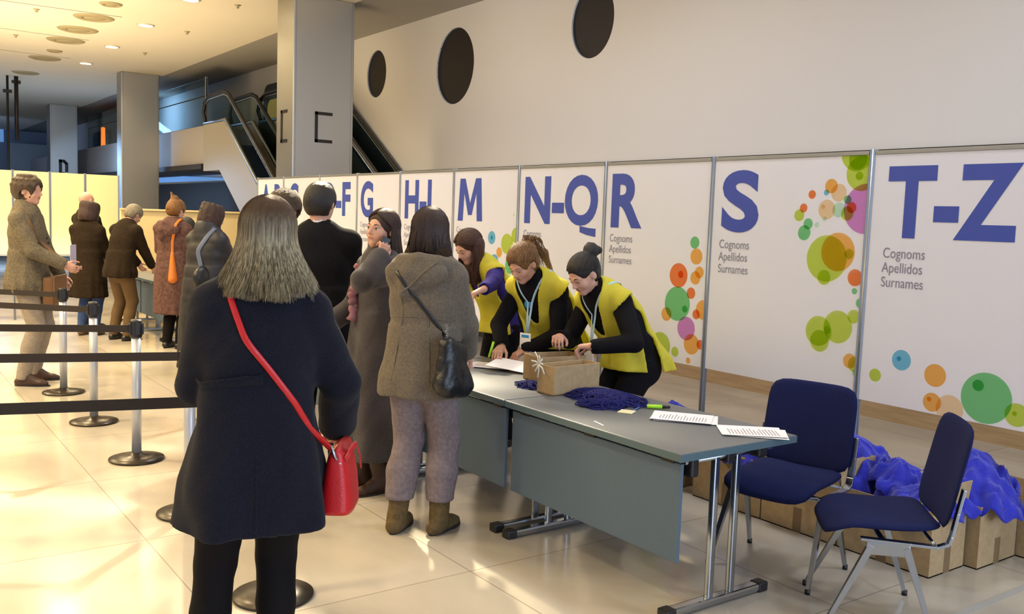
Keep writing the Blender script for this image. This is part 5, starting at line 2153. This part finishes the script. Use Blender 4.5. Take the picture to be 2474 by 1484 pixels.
ribbon('hood_edge', pts, ups, .014, M['parka'], coat, .009)
g = SDF(p.neck - .22, p.neck + .2, .009)
g.cone(p.neck - p.side * .06 + p.up * .0, p.neck + p.side * .06 + p.up * .0, .088, .088, .02)
g.cone(p.neck - p.side * .05 + p.up * .05 - p.fr * .02, p.neck + p.side * .05 + p.up * .05 - p.fr * .02, .066, .066, .02)
g.wrinkle(.004, 2.6, 2)
link('fur_collar', g.mesh('fur_collar'), M['parka_fur'], coat)
for q_ in ([(100, -24), (140, -25), (180, -25), (220, -25), (260, -24)], [(150, 25), (152, -20), (150, -62)], [(212, 25), (208, -20), (210, -62)]):
    pts, ups = wrap(p, [coat], p.chest, q_, .0005, 10)
    ribbon('seam', pts, ups, .007, M['parka'], coat, .005)
p.legs('trousers', M['mauve_trousers'], off=.024, res=.009, wr=.0042, to=.19, bag=.006, ankle=.012, seed=2)
p.shoes(M['suede'], M['sole_dark'], boot=.19, wid=1.12)
p.hair(M['brown_hair'], 'long', vol=.004, extra=lambda g, h, rh: (g.cone(h(0, -.05, -.02), h(0, -.045, -.13), .072, .060, .03), g.cone(h(-.05, -.01, -.02), h(-.045, -.0, -.14), .04, .03, .02), g.cone(h(.05, -.01, -.02), h(.045, -.0, -.14), .04, .03, .02)))
hair_strands(p, M['brown_hair'], fall_paths(p, 2600, .14, .012, .0, 5, front=65, rx=.092, ry=.116, rz=.104, wob=.004, steps=13), .0026, n=3)
bag = thing('shoulder_bag', 'black slouchy shoulder bag hanging behind the taupe parka', 'handbag', (XY[0], XY[1], 0), RZ)
pts, ups = wrap(p, [coat], p.chest + V3(0, 0, .0), [(-150, 40), (180, 12), (158, -12), (128, -38)], .006, 8)
end = Vector((.165, -.19, 1.06))
ribbon('strap', pts + [end], ups + [ups[-1]], .022, M['black_bag'], bag, .006)
g = SDF(V3(.0, -.40, .55), V3(.45, .15, 1.12), .008)
for a_, b_, r0, r1 in (((.165, -.19, 1.06), (.185, -.08, 1.02), .030, .030), ((.165, -.20, .85), (.205, -.08, .83), .054, .056), ((.165, -.19, 1.05), (.165, -.20, .86), .032, .054), ((.185, -.08, 1.02), (.205, -.08, .85), .032, .054)):
    g.cone(a_, b_, r0, r1, .04)
g.ell((.18, -.14, .92), (.052, .10, .13), None, .03)
g.wrinkle(.007, 1.6, 4)
link('bag_body', g.mesh('bag_body'), M['black_bag'], bag)
m = MB()
pp = [end + Vector((.004 * math.sin(k * 2.2), -.012, -.0 + .012 * k)) for k in range(10)]
for k in range(9):
    m.tube([pp[k] + Vector((-.006, 0, 0)), pp[k] + Vector((0, 0, .008)), pp[k] + Vector((.006, 0, 0)), pp[k] + Vector((0, 0, -.006))], .0022, 6, closed=True)
m.build('chain', M['chrome'], bag)

# ================================================================== 3 woman on the phone
XY, RZ = (2.62, 5.04), R(86)
p = Person('person', 'smiling woman with long brown hair and a long grey coat, talking on the phone', XY, RZ, 1.69, lean=-2, side=0, head=(25, -4, -6),
           hands=(lambda p: p.sh[0] + V3(-.012, .075, .070), (.10, .30, 1.02)), elbows=((-.35, .0, -1.0), (.6, -.7, -.6)), feet=[(-.09, .0, 8), (.10, .04, -6)], build=1.02, curl=(.75, .5), palm=(((.85, -.1, .1), (.16, -.50, 1)), None))
p.brow = M['brown_hair']
p.body(res=.012, hres=.0042)
p.eyes()
phw = p
coat = p.garment('coat', M['grey_wool'], off=.032, hem=.23, flare=(.255, .24), sleeve=.019, res=.010, wr=.0058, folds=(6, .016, .002, 1.7), collar='high', waist=.178, seed=5.0, cuff=.012)
m = MB()
pts, ups = wrap(p, [coat], p.chest, [(2, 52), (-4, 15), (4, -20), (-2, -48)], .012, 8)
rng = random.Random(3)
pts = [q + Vector((rng.uniform(-.012, .012), rng.uniform(0, .012), 0)) for q in pts]
m.tube(pts, [.03 + .008 * math.sin(k * 1.9) for k in range(len(pts))], 10)
m.build('scarf', M['scarf_pink'], p.t)
p.legs('trousers', M['jeans'], off=.012, res=.013, wr=.002, to=.2)
p.shoes(M['brown_leather'], M['sole_dark'], boot=.24)
p.hair(M['brown_hair'], 'long', vol=.006, extra=lambda g, h, rh: (g.cone(h(0, -.06, .0), h(0, -.07, -.22), .070, .055, .03), g.cone(h(.062, -.01, .01), h(.075, -.02, -.20), .030, .03, .02), g.cone(h(-.068, -.04, .0), h(-.07, -.06, -.2), .028, .03, .02)))
pa_ = fall_paths(p, 2400, .26, .02, .012, 9, front=80, rx=.084, ry=.108, rz=.098, part=.45, wob=.008, steps=14, parting=.0)
hair_strands(p, M['brown_hair'], pa_, .0024, n=3)
hp = p.wr[0] + unit(V3(.16, -.50, 1)) * .085
ph = thing('mobile_phone', 'mobile phone held to the ear of the woman in the long grey coat', 'phone', (XY[0], XY[1], 0), RZ)
m = MB()
fd = unit(V3(.16, -.50, 1))
nn = unit(V3(.85, -.1, .1))
nn = unit(nn - fd * (nn @ fd))
sd_ = np.cross(fd, nn)
c_ = hp + nn * .024
rt = Matrix(((nn[0], sd_[0], fd[0], c_[0]), (nn[1], sd_[1], fd[1], c_[1]), (nn[2], sd_[2], fd[2], c_[2]), (0, 0, 0, 1)))
m.box((-.004, -.027, -.05), (.004, .027, .052), .003, rt)
m.build('case', M['phone'], ph)
m = MB()
m.box((.004, -.024, -.044), (.0046, .024, .046), 0, rt)
m.build('screen', M['glass'], ph)

# ================================================================== 4 man in the dark suit, and the curly head behind him
p = Person('person', 'tall man in a dark suit with short black hair, seen from behind', (2.49, 5.58), R(-30), 1.86, lean=0, side=-3, head=(-22, 6, 0),
           hands=((-.2, .3, 1.05), (.2, .32, 1.05)), male=True, hair_top=.01, build=1.02, spread=.12)
p.body(res=.013, hres=.010)
coat = p.garment('suit_jacket', M['black_suit'], off=.022, hem=.80, flare=(.215, .16), sleeve=.018, res=.012, wr=.002, folds=(4, .004, .001, 1), waist=.175, seed=7.0, shoulder=.012)
g = SDF(p.neck - .14, p.neck + .16, .007)
g.cone(p.neck - p.up * .03, p.neck + p.up * .045 - p.fr * .004, .078, .066, .01)
g.cone(p.neck + p.up * .0, p.neck + p.up * .2, .058, .058, .004, '-')
link('shirt_collar', g.mesh('shirt_collar'), M['white_shirt'], p.t)
p.legs('trousers', M['black_suit'], res=.014, to=.07)
p.shoes(M['black_bag'])
p.hair(M['black_hair'], 'short', vol=.014, groove=.0022)

p = Person('person', 'person with fluffy brown hair half hidden behind the man in the dark suit', (2.52, 6.35), R(-60), 1.80, head=(0, 10, 0), hands=((-.1, .35, 1.0), (.1, .35, 1.0)))
p.body(res=.014, hres=.012)
p.garment('coat', M['charcoal_coat'], off=.03, hem=.6, flare=(.22, .19), sleeve=.022, res=.014, seed=2)
p.legs('trousers', M['black_suit'], res=.016)
p.shoes(M['black_bag'])
p.hair(M['curly_brown'], 'short', vol=.030, groove=.004)

# ================================================================== 5-7 the three women in yellow vests behind the table
def staff(label, xy, rz, H, lean, side, head, hands, elbows, hairm, top, bottom, fine, curl, palm, vest_kw, twist=0, build=1.0, hem=.86, drop=0):
    p = Person('person', label, xy, rz, H, hip=(0, 0, -drop), lean=lean, side=side, head=head, hands=hands, elbows=elbows, build=build, curl=curl, palm=palm, twist=twist)
    p.brow = hairm
    p.body(res=.012, hres=fine)
    p.top = p.garment('sweater', top, off=.012, hem=hem, flare=(.18, .15), sleeve=.012, res=.010, wr=.0022, folds=(4, .003, .001, 1), seed=H * 7, collar='high')
    p.legs('trousers', bottom, res=.012, wr=.002, to=.07)
    p.shoes(M['black_bag'])
    p.v = vest(p, M['vest'], **vest_kw)
    return p


XY, RZ = (4.07, 4.30), R(88)
W = lambda px, py, x: to_local(XY, RZ, on_x(px, py, x))
S3 = staff('woman with a black hair bun in a yellow vest, nearest of three behind the table', XY, RZ, 1.72, 43, 3, (2, 36, 0),
           (W(1432, 838, 3.60), W(1352, 815, 3.56)), ((-1, -.9, -.2), (.8, -.4, -1)), M['black_hair'], M['black_knit'], M['black_knit'], .0042, (.75, .8),
           (((0.3, .2, -1), (.8, .55, -.05)), ((-.3, .2, -1), (-.6, .6, .1))), dict(hem=.78, flare=(.25, .21), seed=2.0, back=.09), build=1.06, drop=.11)
p = S3
p.eyes(closed=True)
p.hair(M['black_hair'], 'short', vol=.005, extra=lambda g, h, rh: (g.ell(h(0, -.125, .088), V3(.052, .050, .050), rh, .012), g.cone(h(-.03, -.155, .07), h(.03, -.15, .11), .024, .02, .004)))
swept_hair(p, M['black_hair'], (0, -1, .55), 620, zf=.62)
swept_hair(p, M['black_hair'], (0, -1, .55), 160, zf=1.2, seed=4)
lanyard(p, M['lanyard_blue'], [p.top, p.v], drop=.36)

XY, RZ = (3.97, 4.96), R(106)
W = lambda px, py, z: to_local(XY, RZ, on_z(px, py, z))
S2 = staff('woman with tied honey-blonde hair in a yellow vest, middle one behind the table', XY, RZ, 1.74, 42, 0, (-4, 36, 0),
           (W(1268, 846, .84), W(1212, 838, .86)), ((-1, -.5, -.2), (1, -.3, -.6)), M['honey_hair'], M['black_knit'], M['black_knit'], .0042, (.45, .6),
           (((0, 0, -1), (.3, .9, -.4)), ((0, 0, -1), (-.3, .9, -.35))), dict(hem=.84, flare=(.25, .21), seed=4.0, back=.03), build=1.08, drop=.10)
p = S2
p.eyes(closed=True)
p.hair(M['honey_hair'], 'short', vol=.011, extra=lambda g, h, rh: (g.ell(h(0, -.08, .06), V3(.07, .06, .06), rh, .02), g.cone(h(0, -.12, .05), h(.0, -.20, -.06), .035, .03, .02), g.cone(h(0, -.20, -.06), h(.0, -.20, -.20), .03, .015, .02)))
swept_hair(p, M['honey_hair'], (0, -1, .5), 700, zf=.62, r=(.090, .114, .104))
swept_hair(p, M['honey_hair'], (0, -1, .5), 200, zf=1.2, r=(.091, .114, .105), seed=4)
rng = random.Random(8)
tail = []
for k in range(160):
    a, r = rng.uniform(0, 6.28), rng.uniform(0, .03)
    q = p.head_pt(0, -.10, .07)
    o_ = V3(math.cos(a) * r, math.sin(a) * r, rng.uniform(-.02, .02))
    tail.append([q + o_ * .6 + np.array(p.Rh @ Vector((0, -.14 * t, .04 * math.sin(t * 3)))) + V3(0, 0, -.20 * t * t) + o_ * (1 + t) + V3(rng.uniform(-.01, .01), rng.uniform(-.01, .01), 0) * t for t in [j / 8 for j in range(9)]])
hair_strands(p, M['honey_hair'], tail, .003, 'ponytail')
lanyard(p, M['lanyard_blue'], [p.top, p.v], drop=.40)
m = MB()
m.lathe([(0, .0), (.032, 0), (.032, .004), (0, .006)], 24)
bq, bu = wrap(p, [p.v, p.top], p.chest, [(8, 2), (12, 2)], .004, 2)
m.bm.transform(Matrix.Translation(bq[0]) @ bu[0].to_track_quat('Z', 'Y').to_matrix().to_4x4())
m.build('round_badge', M['badge_blue'], p.t)

XY, RZ = (3.98, 5.62), R(86)
W = lambda px, py, z: to_local(XY, RZ, on_z(px, py, z))
S1 = staff('woman with long auburn hair and purple sleeves, in a yellow vest', XY, RZ, 1.66, 33, 0, (6, 32, 0),
           (W(1118, 778, 1.10), (.12, .48, 1.0)), ((-1, -.5, -.4), (1, -.3, -.6)), M['auburn_hair'], M['purple_knit'], M['black_knit'], .0055, (.5, .5),
           (((0, 0, -1), (.3, .9, -.4)), ((0, 0, -1), (-.3, .9, -.35))), dict(hem=.86, flare=(.24, .2), seed=6.0))
p = S1
p.eyes(closed=True)
p.hair(M['auburn_hair'], 'long', vol=.006, extra=lambda g, h, rh: (g.cone(h(-.05, -.05, .0), h(-.045, -.06, -.02) + V3(0, 0, -.24), .055, .04, .03), g.cone(h(.05, -.05, .0), h(.05, -.05, -.02) + V3(0, 0, -.24), .05, .04, .03)))
hair_strands(p, M['auburn_hair'], fall_paths(p, 2200, .30, .0, .01, 31, front=82, rx=.086, ry=.110, rz=.099, part=.45, wob=.008, steps=14), .003)
t = thing('marker_pen', 'lime green marker held over the sheets by the woman in the yellow vest', 'marker', (0, 0, 0), 0)
hw = on_x(1182, 845, 3.40)
t.location = hw
MB().tube([(0, .0, -.05), (.012, -.03, .055)], .008, 10).build('barrel', M['marker'], t)

# ================================================================== people queueing on the left
def extra_person(label, xy, rz, H, coatkw, coatm, legm, hairm, hairkw, shoe=None, body=None, bottoms_to=.07, **kw):
    p = Person('person', label, xy, R(rz), H, **kw)
    p.body(skin=body, res=.014, hres=.0085)
    kw2 = dict(res=.013, off=.028, hem=.8, flare=(.22, .18), sleeve=.02, seed=H * 9)
    kw2.update(coatkw)
    p.coat = p.garment('coat', coatm, **kw2)
    if legm:
        p.legs('trousers', legm, res=.015, to=bottoms_to)
    p.shoes(shoe or M['black_bag'], res=.011)
    if hairm:
        p.hair(hairm, **hairkw)
    return p


p = extra_person('tall young man with curly brown hair in a grey tweed coat at the left edge', (1.36, 9.66), -116, 1.93, dict(hem=.86, flare=(.24, .18), waist=.19, wr=.004, collar='high'), M['tweed'], M['light_trousers'], M['curly_brown'], dict(kind='short', vol=.026, extra=lambda g, h, rh: [g.ell(h(.088 * math.sin(a) * math.cos(q), -.02 + .11 * math.cos(a) * math.cos(q), .035 + .105 * math.sin(q)), (.024, .024, .02), None, .006) for a in [R(w_) for w_ in range(40, 330, 24)] for q in (.1, .55, 1.0)]),
                 shoe=M['brown_leather'], male=True, hands=((-.26, .22, .98), (.16, .36, 1.14)), head=(-8, 2, 0), hair_top=.03, spread=.15, lean=-1, build=1.05)
m = MB()
bag = thing('satchel', 'tan leather bag hanging in front of the man in the grey tweed coat', 'bag', (1.36, 9.66, 0), R(-116))
MB().box((-.20, .17, .74), (.16, .27, 1.02), .03).build('bag_body', M['tan_leather'], bag)
MB().box((-.205, .265, .86), (.165, .285, 1.03), .01).build('flap', M['tan_leather'], bag)
pts, ups = wrap(p, [p.coat], p.chest, [(20, -30), (60, 10), (95, 60), (170, 40), (200, 0), (250, -30), (300, -32)], .006, 6)
ribbon('strap', pts, ups, .03, M['tan_leather'], bag)
t = thing('leaflet', 'folded leaflet held by the man in the grey tweed coat', 'leaflet', (1.36, 9.66, 0), R(-116))
MB().box((-.08, .40, 1.13), (.10, .405, 1.32), 0).build('cover', M['shirt'], t)

extra_person('balding man in a dark coat facing the cream panels', (2.66, 13.75), -70, 1.84, dict(hem=.75, flare=(.24, .2)), M['dark_coat'], M['black_suit'], None, {}, male=True, hands=((-.12, .3, 1.0), (.12, .3, 1.0)), head=(10, -4, 0), build=1.08)
p = bald = bpy.data.objects['person.007'] if 'person.007' in bpy.data.objects else None
extra_person('woman with dark curly hair in a long black coat and jeans, beside the balding man', (2.52, 12.95), -40, 1.68, dict(hem=.50, flare=(.24, .2), quilt=.004), M['dark_coat'], M['jeans'], M['brown_hair'], dict(kind='long', vol=.020, extra=lambda g, h, rh: [g.ell(h(.092 * math.sin(a), -.02 + .11 * math.cos(a), z_), (.024, .024, .04), None, .035) for a in [R(w_) for w_ in range(50, 320, 24)] for z_ in (-.08, -.02, .05, .10)]), hands=((-.12, .3, 1.0), (.12, .3, 1.0)), head=(-10, 14, 0), build=1.05,
             shoe=M['tan_leather'])
extra_person('grey-haired old man in a dark jacket bending over the far table', (2.78, 12.35), -62, 1.72, dict(hem=.80, flare=(.22, .18)), M['dark_coat'], M['tan_trousers'], M['grey_hair'], dict(kind='short', vol=.016), male=True, hands=((-.12, .46, .86), (.14, .44, .84)), lean=16, head=(-6, 34, 0), build=1.05, spread=.12)
extra_person('person with black hair bending low behind the far table', (4.15, 12.9), 86, 1.66, dict(hem=.8), M['black_knit'], M['black_suit'], M['black_hair'], dict(kind='long', vol=.02), hands=((-.12, .5, .88), (.12, .5, .88)), lean=38, head=(10, 48, 0))
p = extra_person('woman in a mauve-brown coat with golden hair pinned up', (3.18, 11.42), -50, 1.76, dict(hem=.42, flare=(.23, .19), sleeve=.03, hood=True), M['mauve_coat'], M['tights'], M['golden_hair'], dict(kind='short', vol=.020, extra=lambda g, h, rh: (g.ell(h(0, -.06, .13), (.05, .045, .04), rh, .02), g.cone(h(-.02, -.07, .14), h(-.05, -.09, .20), .018, .006, .01), g.cone(h(.01, -.08, .14), h(.0, -.12, .19), .018, .006, .01), g.cone(h(0, -.1, .05), h(0, -.13, .0), .03, .02, .01))),
                 hands=((-.2, .36, 1.12), (.14, .3, 1.05)), head=(-14, 12, 0), build=1.08)
bag = thing('shoulder_bag', 'orange bag hanging from the shoulder of the woman in the mauve-brown coat', 'handbag', (3.18, 11.42, 0), R(-50))
pts, ups = wrap(p, [p.coat], p.chest, [(100, 66), (140, 45), (150, 0), (150, -40)], .008, 6)
ribbon('strap', pts, ups, .035, M['orange_scarf'], bag, .006)
e = pts[-1]
g = SDF(np.array(e) - V3(.16, .16, .42), np.array(e) + V3(.16, .16, .1), .011)
g.cone(np.array(e), np.array(e) + V3(.02, -.02, -.30), .022, .055, .03)
link('bag_body', g.mesh('bag_body'), M['orange_scarf'], bag)
p = extra_person('woman with wavy brown hair in a long black quilted coat, behind the blonde woman', (2.90, 9.32), -62, 1.70, dict(hem=.10, flare=(.26, .24), waist=.20, off=.04, sleeve=.034, quilt=.006, collar='fur'), M['puffer'], None, M['brown_hair'], dict(kind='long', vol=.022, groove=.004, extra=lambda g, h, rh: [g.cone(h(0, -.05, -.02), h(0, -.04, -.12), .075, .06, .03)] + [g.ell(h(.088 * math.sin(a), -.02 + .105 * math.cos(a), z_), (.024, .024, .05), None, .035) for a in [R(w_) for w_ in range(60, 310, 28)] for z_ in (-.06, .02, .09)]),
                 hands=((-.12, .4, 1.06), (.12, .4, 1.06)), head=(-20, 16, 0), build=1.12, lean=6)
bag = thing('shoulder_bag', 'grey-blue bag strap and small bag on the back of the black quilted coat', 'handbag', (2.90, 9.32, 0), R(-62))
pts, ups = wrap(p, [p.coat], p.chest, [(100, 62), (140, 45), (165, 10), (150, -35)], .008, 6)
ribbon('strap', pts, ups, .05, M['grey_strap'], bag, .006)
e = np.array(pts[-1])
g = SDF(e - V3(.2, .2, .3), e + V3(.2, .2, .1), .011)
g.ell(e + V3(.02, 0, -.1), (.06, .12, .12), None, .02)
link('bag_body', g.mesh('bag_body'), M['black_bag'], bag)
MB().tube([Vector(q) for q in [p.neck + p.side * .09 - p.up * .02, p.neck + p.fr * .09 + p.side * .05, p.neck + p.fr * .10 - p.side * .04, p.neck - p.side * .09]], .035, 10).build('scarf', M['scarf_pink'], p.t)
extra_person('red-haired woman facing left, half hidden by the blonde hair', (3.62, 9.72), 70, 1.62, dict(hem=.7), M['mauve_coat'], M['black_suit'], M['ginger_hair'], dict(kind='long', vol=.022), hands=((-.12, .36, 1.02), (.12, .36, 1.02)), head=(10, 10, 0))
p = extra_person('person in a yellow vest standing far back behind the long black quilted coat', (4.25, 11.2), 90, 1.66, dict(hem=.85), M['black_knit'], M['black_suit'], M['brown_hair'], dict(kind='long', vol=.014), hands=((-.12, .45, .95), (.12, .45, .95)), lean=14, head=(0, 24, 0))
vest(p, M['vest'], hem=.85, flare=(.24, .2))
